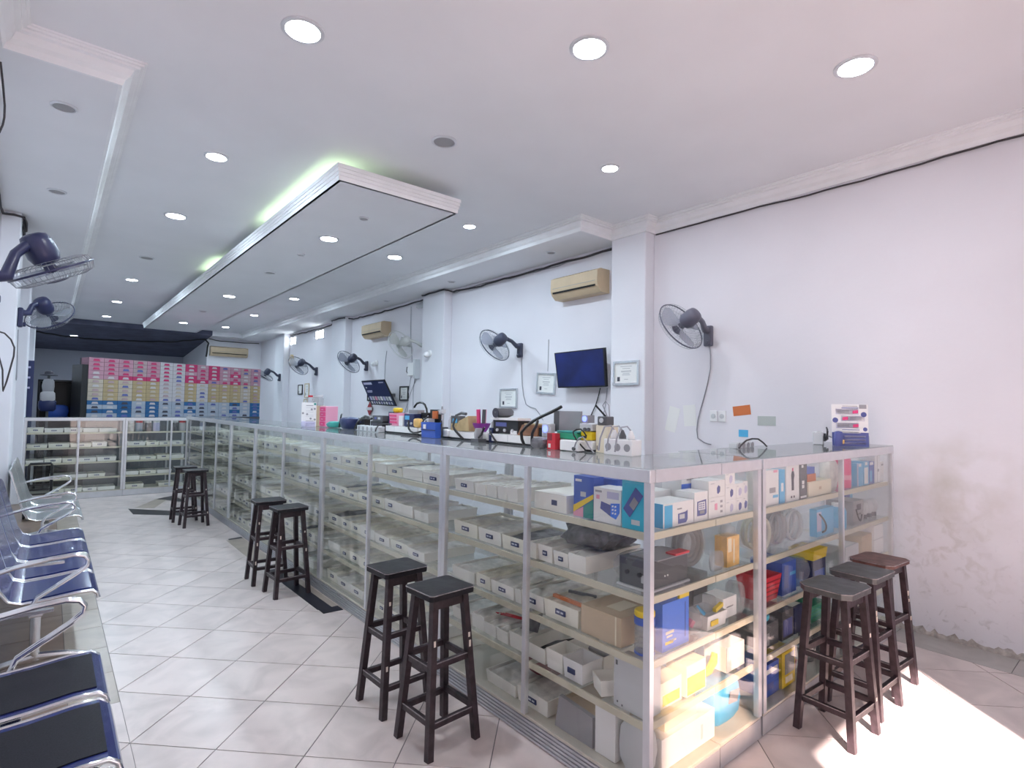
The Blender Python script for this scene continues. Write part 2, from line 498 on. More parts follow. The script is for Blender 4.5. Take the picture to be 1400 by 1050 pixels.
# walls and pillars
wr = struct(MB().box(XR, YF, 0, XR+0.2, YB+0.2, ZC+0.1).build('wall_right', 'wall_stained'), 'white plaster wall, stained low down near the entrance')
wl = struct(MB().box(XL-0.2, YF, 0, XL, 21, ZC+0.1).build('wall_left', 'wall_paint'), 'white plaster wall behind the waiting seats')
for a, b in PILL:
    MB().box(PX_R, a, 0, XR, b, ZC if a < 3.5 else ZS).build('pillar', 'wall_paint', wr, bevel=0.012)
    MB().box(XL, a, 0, PX_L, b, ZC if a < 3.5 else ZS).build('pillar', 'wall_paint', wl, bevel=0.012)
struct(MB().box(3.27, YB, 0, XR, YB+0.2, ZC).box(3.27, YB+0.2, 0, 3.45, 20.5, ZC).build('wall_back', 'wall_paint'), 'pale end wall carrying the far air conditioner')
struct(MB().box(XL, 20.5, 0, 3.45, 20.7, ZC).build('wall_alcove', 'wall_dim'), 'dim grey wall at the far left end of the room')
# front facade with its entrance opening (behind the camera)
OX0, OX1, OZ = 0.57, 2.10, 2.24      # doorway
TX0, TX1, TZ0, TZ1 = -0.41, 0.40, 2.32, 3.02   # unseen transom, shaped to let a sun beam onto the short showcase
struct(MB().box(XL-0.2, YF-0.2, 0, TX0, YF, ZC+0.1).box(TX0, YF-0.2, 0, TX1, YF, TZ0).box(TX0, YF-0.2, TZ1, TX1, YF, ZC+0.1).box(TX1, YF-0.2, 0, OX0, YF, ZC+0.1).box(OX1, YF-0.2, 0, XR+0.2, YF, ZC+0.1).box(OX0, YF-0.2, OZ, OX1, YF, ZC+0.1).build('wall_front', 'wall_paint'), 'front wall with the open shop entrance')
wt = struct(MB().box(TX0, YF-0.15, TZ0, TX0+0.03, YF-0.10, TZ1).box(TX1-0.03, YF-0.15, TZ0, TX1, YF-0.10, TZ1).box(TX0+0.03, YF-0.15, TZ0, TX1-0.03, YF-0.10, TZ0+0.03).box(TX0+0.03, YF-0.15, TZ1-0.03, TX1-0.03, YF-0.10, TZ1).build('window_3', 'alu'), 'unseen added transom window beside the doorway, tinted to dim the sun')
glass('glass_tint', (0.56, 0.50, 0.44))
MB().box(TX0+0.03, YF-0.128, TZ0+0.03, TX1-0.03, YF-0.122, TZ1-0.03).build('pane', 'glass_tint', wt)  # warm tinted pane added to dim the sun beam
struct(MB().box(-30, -40, -0.14, 30, YF, -0.01).build('ground', 'concrete'), 'pavement outside the entrance')
# rough plaster foot of the right wall
pts = []
mbp = MB(); prev = None
for i in range(90):
    y = -0.6 + i*0.022
    w = 0.012 + 0.014*random.random(); zz = 0.012 + 0.022*random.random()
    ring = [(XR, y, 0.0005), (XR-w, y, 0.0005), (XR-w*0.6, y, zz), (XR, y, zz*1.6)]
    if prev:
        mbp.add(prev+ring, [(0,1,5,4),(1,2,6,5),(2,3,7,6)])
    prev = ring
struct(mbp.build('baseboard_right', 'plaster_edge'), 'crumbling plaster edge at the foot of the right wall')

# ceiling, soffits, cornices, dropped panel
ceil = struct(MB().box(XL-0.2, YF-0.2, ZC, XR+0.2, 16.4, ZC+0.12).build('ceiling', 'ceiling_paint'), 'pale grey ceiling with soffits and a dropped panel')
SFX_R, SFX_L = 4.05, 0.23
MB().box(SFX_R, 3.80, ZS, XR, 16.4, ZC).build('soffit', 'ceiling_paint', ceil)
MB().box(XL, 3.80, ZS, SFX_L, 16.4, ZC).build('soffit', 'ceiling_paint', ceil)
prof = [(0, 3.298), (0.018, 3.298), (0.026, 3.318), (0.030, 3.330), (0.052, 3.348), (0.066, 3.382), (0.090, 3.386), (0.093, 3.398), (0.108, 3.400), (0.111, 3.410), (0.122, 3.411), (0.124, 3.4205), (0, 3.4205)]
MB().sweep(prof, [(XR, YF), (XR, 3.36), (PX_R, 3.36), (PX_R, 3.80), (SFX_R, 3.80), (SFX_R, 16.4)]).build('cornice_moulding', 'moulding', ceil)
MB().sweep(prof, [(SFX_L, 16.4), (SFX_L, 3.80), (PX_L, 3.80), (PX_L, 3.36), (XL, 3.36), (XL, YF)]).build('cornice_moulding', 'moulding', ceil)
pan = MB().box(1.607, 3.987, 3.20, 2.678, 15.2, 3.215).build('drop_panel', 'panel_paint', ceil)
pprof = [(0, 3.2), (0.002, 3.2), (0.004, 3.235), (0.010, 3.237), (0.010, 3.262), (0.016, 3.264), (0.016, 3.290), (0.022, 3.292), (0.022, 3.322), (-0.02, 3.322), (-0.02, 3.2)]
MB().sweep(pprof, [(1.607, 15.2), (1.607, 3.987), (2.678, 3.987), (2.678, 15.2)][::-1] if False else [(1.607, 3.987), (1.607, 15.2), (2.678, 15.2), (2.678, 3.987)], closed=True).build('panel_edge', 'moulding', pan)
MB().box(1.86, 4.25, 3.215, 2.43, 15.0, 3.42).build('panel_hanger', 'panel_paint', pan)
# far end: darker lowered ceiling and its hanging cable
struct(MB().add([(XL, 16.4, 3.30), (3.27, 16.4, 3.30), (3.27, 20.5, 2.96), (XL, 20.5, 2.96), (XL, 16.4, 3.42), (3.27, 16.4, 3.42), (3.27, 20.5, 3.1), (XL, 20.5, 3.1)],
     [(0,3,2,1),(4,5,6,7),(0,1,5,4),(1,2,6,5),(2,3,7,6),(3,0,4,7)]).build('ceiling_far', 'cloth_dark'), 'dark sloping ceiling at the far end')
struct(MB().box(3.27, 16.4, ZS, XR, YB, ZC).build('ceiling_end', 'ceiling_paint'), 'pale ceiling strip over the far air conditioner')

# ------------------------------------------------------------------ recessed lamps
def downlight(x, y, z, on, r, label, power=1.0):
    t = thing('ceiling_downlight', label, 'downlight', (x, y, z), 0, 'recessed ceiling lamps')
    MB().lathe([(r*1.25, 0.0), (r*1.25, -0.006), (r*1.08, -0.012), (r*1.0, -0.010), (r*1.0, 0.0)], n=24).build('ring', 'ring', t, 40)
    MB().lathe([(r*0.98, -0.001), (r*0.98, -0.006), (r*0.5, -0.009), (0.0, -0.010)], n=24).build('lens', 'lens_on' if on else 'lens_off', t, 40)
    if on:
        l = bpy.data.lights.new('downlight_beam', 'AREA'); l.shape = 'DISK'; l.size = r*1.8
        l.energy = LAMP_W*power; l.color = LAMP_COL if y > 3.0 else LAMP_COL_FRONT
        o = bpy.data.objects.new('downlight_beam', l); C.objects.link(o); o.parent = t; o.location = (0, 0, -0.02)
rowL = [(2.81, 1, .085), (4.72, 1, .07), (6.52, 1, .085), (8.70, 0, .07), (10.44, 1, .075), (12.96, 1, .075), (15.39, 1, .075)]
for i, (y, on, r) in enumerate(rowL):
    downlight(0.92, y, ZC, on, r, ('lit' if on else 'unlit') + f' round downlight, {ORD[i]} from the front in the left ceiling row', 0.9 if i == 0 else 1.1)
rowR = [(1.08, 1, .085), (2.82, 1, .06), (4.73, 1, .06), (6.38, 1, .085), (10.19, 1, .075), (12.73, 1, .075), (15.27, 1, .075)]
for i, (y, on, r) in enumerate(rowR):
    downlight(3.335, y, ZC, on, r, f'lit round downlight, {ORD[i]} from the front in the right ceiling row', 0.28 if i == 0 else (0.55 if i == 1 else 1.15))
downlight(2.12, 1.94, ZC, 1, .085, 'lit round downlight at the middle of the front ceiling', 0.8)
downlight(2.11, 3.33, ZC, 0, .075, 'unlit round downlight just in front of the dropped panel')
for i, (y, on, r) in enumerate([(4.66, 0, .035), (5.48, 1, .08), (6.29, 0, .035), (7.43, 0, .055), (9.54, 1, .08), (11.5, 0, .055), (13.45, 1, .075)]):
    downlight(2.12, y, 3.20, on, r, ('lit' if on else 'unlit') + f' lamp in the dropped panel, {ORD[i]} from the front', 0.9)
downlight(0.42, 18.0, 3.17, 1, .075, 'lit lamp in the dark far ceiling at the left', 0.8)
for i, (x, y) in enumerate([(0.0, 4.30), (-0.02, 6.10)]):
    downlight(x, y, ZS, 0, .055, f'small unlit lamp in the left soffit, {"nearer" if i == 0 else "farther"} one')
for i, (x, y) in enumerate([(4.36, 4.55), (4.36, 6.6), (4.36, 8.6)]):
    downlight(x, y, ZS, 0, .045, f'small unlit lamp in the right soffit, {ORD[i]} from the front')
for y0, y1, w in ((4.15, 6.1, 'nearer'), (8.0, 8.9, 'farther')):
    t = thing('cove_tube_lamp', f'greenish tube lamp lying on the dropped panel edge, {w} one', 'tube lamp', (1.68, y0, 3.226))
    MB().cyl((0, 0, 0.02), (0, y1-y0, 0.02), 0.013).build('tube', 'cove_tube', t, 40)
    MB().box(-0.02, -0.03, -0.010, 0.02, y1-y0+0.03, 0.006).box(-0.012, -0.03, 0.0, 0.012, 0.0, 0.036).box(-0.012, y1-y0, 0, 0.012, y1-y0+0.03, 0.036).build('holder', 'white', t)
    l = bpy.data.lights.new('tube_glow', 'AREA'); l.shape = 'RECTANGLE'; l.size = 0.03; l.size_y = y1-y0; l.energy = 0.55*(y1-y0); l.color = (0.72, 1.0, 0.60)
    o = bpy.data.objects.new('tube_glow', l); C.objects.link(o); o.parent = t; o.location = (-0.005, (y1-y0)/2, 0.045); o.rotation_euler = (PI, 0.5, 0)

# ------------------------------------------------------------------ display cabinets
H = 1.29
SHELF_Z = [1.04, 0.80, 0.56, 0.335]
def cabinet(name, label, origin, rotz, bays, D, end0, end1, group, ribs=True, Hc=H, shelves=SHELF_Z, corner=False):
    """bays: x positions of the post lines along the front; front at y=0 facing -y"""
    t = thing(name, label, 'display case', origin, rotz, group)
    L = bays[-1]; p = 0.030; e = 0.001
    mb = MB().box(0, 0.012, 0.0, L, D-0.012, 0.092)
    if ribs:
        for k in range(5): mb.box(0.0, 0.004, 0.008+k*0.017, L, 0.012, 0.017+k*0.017)
    else: mb.box(0, 0.004, 0.004, L, 0.012, 0.090)
    mb.build('plinth', 'alu_ribbed', t)
    MB().box(0.002, 0.004, 0.0925, L-0.002, D-0.004, 0.104).build('bottom_board', 'board', t)
    for i, x in enumerate(bays):
        first, last = i == 0, i == len(bays)-1
        x0 = x if first else (x-p if last else x-p*0.4)
        x1 = x0 + (p if (first or last) else p*0.8)
        if (first and end0 == 2) or (last and end1 == 2): continue     # open joint to a neighbour
        MB().box(x0, 0.0, 0.104, x1, p*0.8, Hc-0.055).build('post', 'alu', t)
        if not (corner and last): MB().box(x0, D-p*0.8, 0.104, x1, D, Hc-0.055).build('post', 'alu', t)
    MB().box(0, -0.004, Hc-0.054, L, p, Hc-0.006).build('top_rail', 'alu', t, bevel=0.003)
    MB().box(0, D-p, Hc-0.054, L-(0.42 if corner else 0), D, Hc-0.006).build('top_rail', 'alu', t)
    for i, en in ((0, end0), (1, end1)):
        if en != 2:
            x0 = 0 if i == 0 else L-p
            MB().box(x0, p+e, Hc-0.054, x0+p, D if (corner and i == 1) else D-p-e, Hc-0.006).build('top_rail', 'alu', t)
    MB().box(0.001, -0.002, Hc-0.0055, L-0.001, D, Hc).build('top_glass', 'glass_top', t)
    for z in shelves:
        s = MB().box(p+e if end0 != 2 else 0, 0.034, z-0.007, L-p-e if end1 != 2 else L, D-0.03 if not corner else D, z).build('shelf', 'glass_shelf', t)
        MB().box(p if end0 != 2 else 0, 0.024, z-0.026, L-p if end1 != 2 else L, 0.034, z+0.001).build('shelf_edge', 'shelf_edge', s)
        if corner: MB().box(L-0.034, 0.034, z-0.026, L-0.026, D, z+0.001).build('shelf_edge', 'shelf_edge', s)
        for xb in bays[1:-1]:
            MB().box(xb-0.01, 0.0345, z-0.022, xb+0.01, D-0.03, z-0.0075).build('shelf_bracket', 'shelf_edge', s)
    for i in range(len(bays)-1):
        a = bays[i] + (p if i == 0 and end0 != 2 else p*0.4)
        b = bays[i+1] - (p if i == len(bays)-2 and end1 != 2 else p*0.6)
        MB().box(a+e, 0.008, 0.106, b-e, 0.013, Hc-0.056).build('glass_door', 'glass', t)
        if corner and i == len(bays)-2: a = b = None
        else: MB().box(a+e, D-0.014, 0.106, b-e, D-0.009, Hc-0.056).build('back_pane', 'glass', t)
    for i, en in ((0, end0), (1, end1)):
        if en == 1:
            x0 = 0.004 if i == 0 else L-0.009
            MB().box(x0, p, 0.106, x0+0.005, D+0.002 if (corner and i == 1) else D-p, Hc-0.056).build('side_pane', 'glass', t)
    return t
DL = 0.50
LX = 1.725
R90 = -PI/2
UN = [  # far y, near y, interior post lines (y)
    (2.66, 1.25, [1.95], 'corner showcase of the long counter, nearest the camera'),
    (4.47, 2.662, [3.61], 'second showcase along the long glass counter'),
    (6.40, 4.472, [5.46], 'third showcase along the long glass counter'),
    (7.45, 6.402, [], 'narrow fourth showcase along the long glass counter'),
    (10.30, 7.452, [8.21, 9.03], 'fifth and farthest showcase along the long glass counter')]
for i, (yf, yn, mids, lab) in enumerate(UN):
    bays = [0] + [yf-v for v in mids] + [yf-yn]
    cabinet('display_case', lab, (LX, yf, 0), R90, bays, DL, 0, 1 if i == 0 else 0, 'glass display cases', corner=(i == 0))
SY = 1.25
cabinet('display_case', 'short glass showcase joined to the corner, left of the right-hand stools', (LX+DL+0.002, SY, 0), 0, [0, 2.582-LX-DL], 0.40, 2, 1, 'glass display cases', ribs=False)
cabinet('display_case', 'wide glass showcase behind the three right-hand stools', (2.602, SY, 0), 0, [0, 3.595-2.602, 4.50-2.602], 0.46, 1, 1, 'glass display cases', ribs=False)
KY, KH = 10.80, 1.25
KSH = [1.02, 0.79, 0.56, 0.32]
cabinet('display_case', 'left showcase of the far cross counter, beside the waiting seats', (-0.27, KY, 0), 0, [0, 0.64, 1.222], 0.45, 1, 1, 'glass display cases', ribs=False, Hc=KH, shelves=KSH)
cabinet('display_case', 'right showcase of the far cross counter, behind the far stools', (0.956, KY, 0), 0, [0, 0.64, 0.89], 0.45, 1, 1, 'glass display cases', ribs=False, Hc=KH, shelves=KSH)

# ------------------------------------------------------------------ trays
def tray_mesh(w, d, h, tk=0.004, tp=0.006):
    mb = MB()
    def ring(i, z, tp_): return [(i+tp_, i+tp_, z), (w-i-tp_, i+tp_, z), (w-i-tp_, d-i-tp_, z), (i+tp_, d-i-tp_, z)]
    A = ring(0, 0, tp); B = ring(0, h, 0); Cc = ring(tk, h, 0); Dd = ring(tk, tk, tp)
    vs = A+B+Cc+Dd; fs = [(3,2,1,0), (12,13,14,15)]
    for o in (0, 4, 8):
        for j in range(4): fs.append((o+j, o+(j+1) % 4, o+4+(j+1) % 4, o+4+j))
    mb.add(vs, fs)
    return mb
def fill_mesh(w, d, h, seed):
    rnd = random.Random(seed); n, k = 7, 9; vs = []; fs = []
    for j in range(k):
        for i in range(n):
            e = 0.0 if (i in (0, n-1) or j in (0, k-1)) else 0.010*rnd.random()
            vs.append((0.011+(w-0.022)*i/(n-1), 0.011+(d-0.022)*j/(k-1), h*0.80+e*1.8))
    for j in range(k-1):
        for i in range(n-1): fs.append((j*n+i, j*n+i+1, (j+1)*n+i+1, (j+1)*n+i))
    o = len(vs)
    vs += [(0.012, 0.012, 0.006), (w-0.012, 0.012, 0.006), (w-0.012, d-0.012, 0.006), (0.012, d-0.012, 0.006)]
    fs.append((o, o+3, o+2, o+1))
    return MB().add(vs, fs)
TW, TD, TH = 0.20, 0.36, 0.068
protos = []
for v in range(6):
    t = thing('parts_tray', 'proto', 'tray')
    tray_mesh(TW, TD, TH).build('tray_shell', ['tray_white', 'tray_ivory'][v % 2], t)
    f = fill_mesh(TW, TD, TH, v).build('packets', ['packets', 'packets_tan', 'packets', 'packets_dark', 'packets_tan', 'packets'][v], t, 50)
    f['kind'] = 'stuff'
    if v != 2:
        pl = MB().box(TW*0.5-0.028, -0.0022, 0.026, TW*0.5+0.028, 0.0035, 0.046).build('label_plate', 'label_navy', t)
        MB().box(TW*0.5-0.020, -0.0028, 0.033, TW*0.5-0.003, -0.0022, 0.040).box(TW*0.5+0.003, -0.0028, 0.033, TW*0.5+0.018, -0.0022, 0.040).build('label_text', 'label_text', pl)
    protos.append(t)
pused = [False]*6
NTRAY = 0
def put_tray(kind, x, y, z, rotz, sx, sy, sz, label, group):
    """x,y,z: front-left-bottom corner in the direction of rotz"""
    global NTRAY
    NTRAY += 1
    if not pused[kind]:
        t = protos[kind]; pused[kind] = True
        t.location = (x, y, z); t.rotation_euler = (0, 0, rotz); t['label'] = label; t['group'] = group; t.scale = (sx, sy, sz)
        return t
    return dup(protos[kind], (x, y, z), rotz, label, group, (sx, sy, sz))
SHN = ['top', 'second', 'third', 'fourth', 'bottom']
rnd = random.Random(3)
def tray_row_long(unit, s, ya, yb, z, widths=None, skip=(), kinds=None, start=0):
    """trays on a long-counter shelf from far ya to near yb, fronts facing -x"""
    y = ya; i = start
    while True:
        w = (widths[i-start] if widths and i-start < len(widths) else rnd.uniform(0.15, 0.26))
        if y-w < yb: break
        k = kinds[(i-start) % len(kinds)] if kinds else rnd.choice([0, 1, 2, 4, 5, 5, 0, 1, 2, 4, 3])
        d = rnd.uniform(0.92, 1.08)
        if i not in skip:
            put_tray(k, LX+0.048+rnd.uniform(0, 0.012), y-0.003, z+0.0015, R90, (w-0.006)/TW, d, rnd.uniform(0.82, 1.12),
                 f'white tray, {SHN[s]} shelf, {["corner","second","third","fourth","fifth"][unit]} showcase of the long counter, {ORD[i]} from its far end', 'parts trays in the long counter')
        y -= w; i += 1
    return y, i
ZL = [z for z in SHELF_Z] + [0.105]
# corner showcase
def tA(s, w, kinds, yb=1.2): return tray_row_long(0, s, 2.625, yb, ZL[s], w, (), kinds)
tA(0, [0.19, 0.105, 0.09, 0.085, 0.085, 0.115], [0, 2, 2, 2, 2, 2], 1.96)
tA(1, [0.23, 0.20, 0.21, 0.06, 0.10, 0.10, 0.11], [1, 0, 3, 2, 0, 0, 2], 1.58)
tA(2, [0.22, 0.13, 0.19, 0.05, 0.16], [2, 1, 0, 2, 0], 1.84)
tA(3, [0.18, 0.12, 0.10, 0.10, 0.10], [2, 2, 2, 2, 2], 2.02)
tray_row_long(0, 4, 2.30, 1.83, ZL[4], [0.24, 0.22], (), [2, 0], start=0)
# the rest of the long counter
for u, (yf, yn, mids, lab) in enumerate(UN):
    if u == 0: continue
    for s in range(5):
        tray_row_long(u, s, yf-0.035, yn+0.035, ZL[s])
# far cross counter
for u, (xa, xb) in enumerate(((-0.235, 0.92), (0.99, 1.81))):
    for s in range(5):
        if u == 1 and s == 0: continue
        x = xa + (0.28 if (u == 0 and s >= 3) else 0); i = 0
        while True:
            w = rnd.uniform(0.17, 0.27)
            if x+w > xb: break
            if not (u == 1 and s == 4 and i == 1):
                put_tray(rnd.choice([0, 1, 2, 5]), x+0.003, KY+0.045, ([*KSH, 0.105][s])+0.0015, 0, (w-0.006)/TW, 0.9, rnd.uniform(0.7, 1.0),
                     f'white tray, {SHN[s]} shelf, {"left" if u == 0 else "right"} showcase of the far counter, {ORD[i]} from its left', 'parts trays in the far counter')
            x += w; i += 1
# ------------------------------------------------------------------ bar stools
def make_stool(label, loc, rotz, seat_m='stool_seat', hgt=0.685, sx=0.245, sy=0.215, fx=0.29, fy=0.275, cham=0.012, thick=0.030):
    t = thing('bar_stool', label, 'stool', loc, rotz, 'dark wooden bar stools')
    a, b, c = sx/2, sy/2, cham
    poly = [(-a+c,-b),(a-c,-b),(a,-b+c),(a,b-c),(a-c,b),(-a+c,b),(-a,b-c),(-a,-b+c)]
    MB().prism(poly, hgt-thick, hgt).build('seat', seat_m, t, bevel=0.004)
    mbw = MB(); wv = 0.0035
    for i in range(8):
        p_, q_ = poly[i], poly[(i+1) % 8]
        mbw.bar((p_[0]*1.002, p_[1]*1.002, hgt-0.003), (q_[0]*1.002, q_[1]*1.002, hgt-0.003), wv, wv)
    mbw.build('worn_edge_glint', 'stool_edge', t)  # worn seat rim, with its edge highlight painted in the pale colour
    zt = hgt-thick
    def leg_at(ix, iy, z):
        k = z/zt
        tx, ty = sx/2-0.040, sy/2-0.036; bx_, by_ = fx/2-0.016, fy/2-0.016
        return Vector((ix*(bx_+(tx-bx_)*k), iy*(by_+(ty-by_)*k), z))
    for ix, iy in ((1,1),(1,-1),(-1,1),(-1,-1)):
        MB().bar(leg_at(ix, iy, 0.0), leg_at(ix, iy, zt), 0.030, 0.030, (0,1,0)).build('leg', 'stool_wood', t)
    tx, ty = sx/2-0.040, sy/2-0.036
    for iy in (1, -1): MB().box(-tx+0.016, iy*ty-0.009, zt-0.045, tx-0.016, iy*ty+0.009, zt-0.002).build('apron', 'stool_wood', t)
    for z, name in ((0.375, 'upper_stretcher'), (0.135, 'foot_rest')):
        for k in (1, -1):
            p, q = leg_at(-1, k, z), leg_at(1, k, z)
            p.x += 0.016; q.x -= 0.016
            o_ = MB().bar(p, q, 0.020, 0.026).build(name, 'stool_wood', t)
            dv = Vector((0, k*0.0088, 0.0118)); MB().bar(p+dv, q+dv, 0.0035, 0.0035).build('worn_edge_glint', 'stool_edge', o_)  # specular highlight on the worn upper edge, painted as a pale strip
            zz = z+0.012 if name == 'foot_rest' else z-0.012
            p, q = leg_at(k, -1, zz), leg_at(k, 1, zz)
            p.y += 0.016; q.y -= 0.016
            o_ = MB().bar(p, q, 0.020, 0.026).build(name, 'stool_wood', t)
            dv = Vector((k*0.0088, 0, 0.0118)); MB().bar(p+dv, q+dv, 0.0035, 0.0035).build('worn_edge_glint', 'stool_edge', o_)
    for k in range(3):
        ix, iy = random.choice(((1,-1),(-1,-1))); z = random.uniform(0.15, 0.55)
        q = leg_at(ix, iy, z)
        MB().cbox((q.x, q.y-0.0152, z), (0.010, 0.003, random.uniform(0.012, 0.03))).build('chipped_paint', 'chip', t)
    return t
make_stool('worn dark stool nearest the camera at the long counter', (1.418, 2.19, 0), 0.06)
make_stool('worn dark stool just behind the nearest one at the long counter', (1.414, 2.595, 0), 0.04)
make_stool('nearer of two black stools midway along the long counter', (1.52, 4.60, 0), 0.05)
make_stool('farther of two black stools midway along the long counter', (1.485, 5.02, 0), -0.04)
make_stool('nearer of two black stools at the far end of the aisle', (1.42, 7.75, 0), 0.05)
make_stool('farther of two black stools at the far end of the aisle', (1.38, 8.18, 0), -0.03)
make_stool('grey-topped stool with clipped corners, front of the three at right', (2.935, 1.06, 0), -0.06, 'stool_grey', sx=0.27, sy=0.235, cham=0.035)
make_stool('grey-topped stool in the middle of the three at right', (3.32, 1.07, 0), -0.05, 'stool_grey', sx=0.26, sy=0.225, cham=0.015)
make_stool('reddish-brown topped stool nearest the right wall', (3.66, 1.09, 0), -0.08, 'stool_brown', sx=0.27, sy=0.225, cham=0.03, thick=0.022)

# ------------------------------------------------------------------ waiting benches
SEATP = [(0.0, .392), (-.006, .418), (-.030, .436), (-.10, .436), (-.22, .424), (-.33, .418), (-.385, .440), (-.420, .50), (-.455, .62), (-.490, .75), (-.520, .86), (-.532, .885)]
def offset_profile(P, d):
    out = []
    for i, p in enumerate(P):
        a, b = P[max(i-1, 0)], P[min(i+1, len(P)-1)]
        tx, tz = b[0]-a[0], b[1]-a[1]; L = math.hypot(tx, tz)
        out.append((p[0]-tz/L*d*-1, p[1]+tx/L*d))
    return out
def make_bench(label, xf, ys, w, arms, seat_m, pad_m, trim='chrome'):
    y0, y1 = ys[0], ys[-1]+w
    t = thing('waiting_bench', label, 'bench', (xf, y0, 0), 0, 'waiting benches along the left wall')
    under = offset_profile(SEATP, 0.010)
    for y in ys:
        o = y-y0
        st = MB().slab(SEATP, under, o+0.006, o+w-0.006).build('seat', seat_m, t, 35)
        top = offset_profile(SEATP, -0.004)
        for nm, sl in (('seat_pad', slice(2, 6)), ('back_pad', slice(7, 11))):
            a = top[sl]; b = SEATP[sl]
            MB().slab(a, [(x, z+0.0005) for x, z in b], o+0.05, o+w-0.05).build(nm, pad_m, st, 35)
        for yy in (o+0.008, o+w-0.008):
            MB().tube([(x, yy, z-0.004) for x, z in SEATP], 0.009, 8).build('edge_trim', trim, st, 60)
    L = y1-y0
    MB().box(-0.30, 0.0, 0.335, -0.24, L, 0.385).build('beam', 'chrome_worn', t, bevel=0.006)
    for yy in (0.16, L-0.16):
        lg = MB().tube([(-0.27, yy, 0.335), (-0.27, yy, 0.10), (-0.26, yy, 0.055)], 0.024, 10).build('leg', 'chrome_worn', t, 60)
        MB().tube([(-0.47, yy, 0.022), (-0.40, yy, 0.055), (-0.27, yy, 0.075), (-0.12, yy, 0.055), (-0.02, yy, 0.024)], [0.016, 0.019, 0.024, 0.019, 0.016], 10).build('foot_bar', 'chrome_worn', lg, 60)
        for xx in (-0.47, -0.02): MB().lathe([(0.024, 0.0), (0.024, 0.008), (0.012, 0.014)], (xx, yy, 0.0005), 12).build('foot_pad', 'rubber', lg, 40)
    for yy in arms:
        for k in (-0.013, 0.013):
            pts = [(-0.455, .60), (-0.36, .625), (-0.22, .648), (-0.12, .655), (-0.075, .645), (-0.055, .62), (-0.06, .59), (-0.10, .555), (-0.18, .505), (-0.27, .45), (-0.29, .40), (-0.285, .365)]
            MB().tube([(x, yy-y0+k, z) for x, z in pts], 0.010, 8).build('armrest', trim, t, 60)
        MB().box(-0.40, yy-y0-0.012, 0.618, -0.16, yy-y0+0.012, 0.630).build('arm_pad', 'chrome_worn', t)
    return t
make_bench('navy and chrome waiting bench nearest the camera', 0.21, [1.08, 1.575, 2.07, 2.565], 0.45, [1.04, 3.06], 'seat_navy', 'seat_black')
make_bench('navy and chrome waiting bench in the middle of the left wall', 0.26, [3.96, 4.465, 4.97, 5.475], 0.475, [3.925, 5.98], 'seat_navy', 'seat_navy')
make_bench('silver metal waiting bench farthest along the left wall', 0.285, [6.60, 7.10, 7.60], 0.47, [6.56, 8.10], 'seat_silver', 'seat_silver')
t = thing('folding_trolley', 'black folding trolley frame standing beyond the silver bench', 'trolley', (-0.05, 9.35, 0), 0.1)
MB().tube([(-0.11, 0, 0.02), (-0.115, 0, 0.66), (-0.10, 0, 0.69), (0.10, 0, 0.69), (0.115, 0, 0.66), (0.11, 0, 0.02)], 0.017, 8).build('handle_frame', 'black', t, 60)
for z in (0.30, 0.36, 0.42): MB().bar((-0.11, 0, z), (0.11, 0, z), 0.014, 0.02).build('slat', 'black', t)
MB().box(-0.13, -0.20, 0.03, 0.13, 0.0, 0.045).build('platform', 'black', t)
for k in (-1, 1): MB().cyl((k*0.13, 0.0, 0.045), (k*0.155, 0.0, 0.045), 0.045).build('wheel', 'rubber', t, 40)

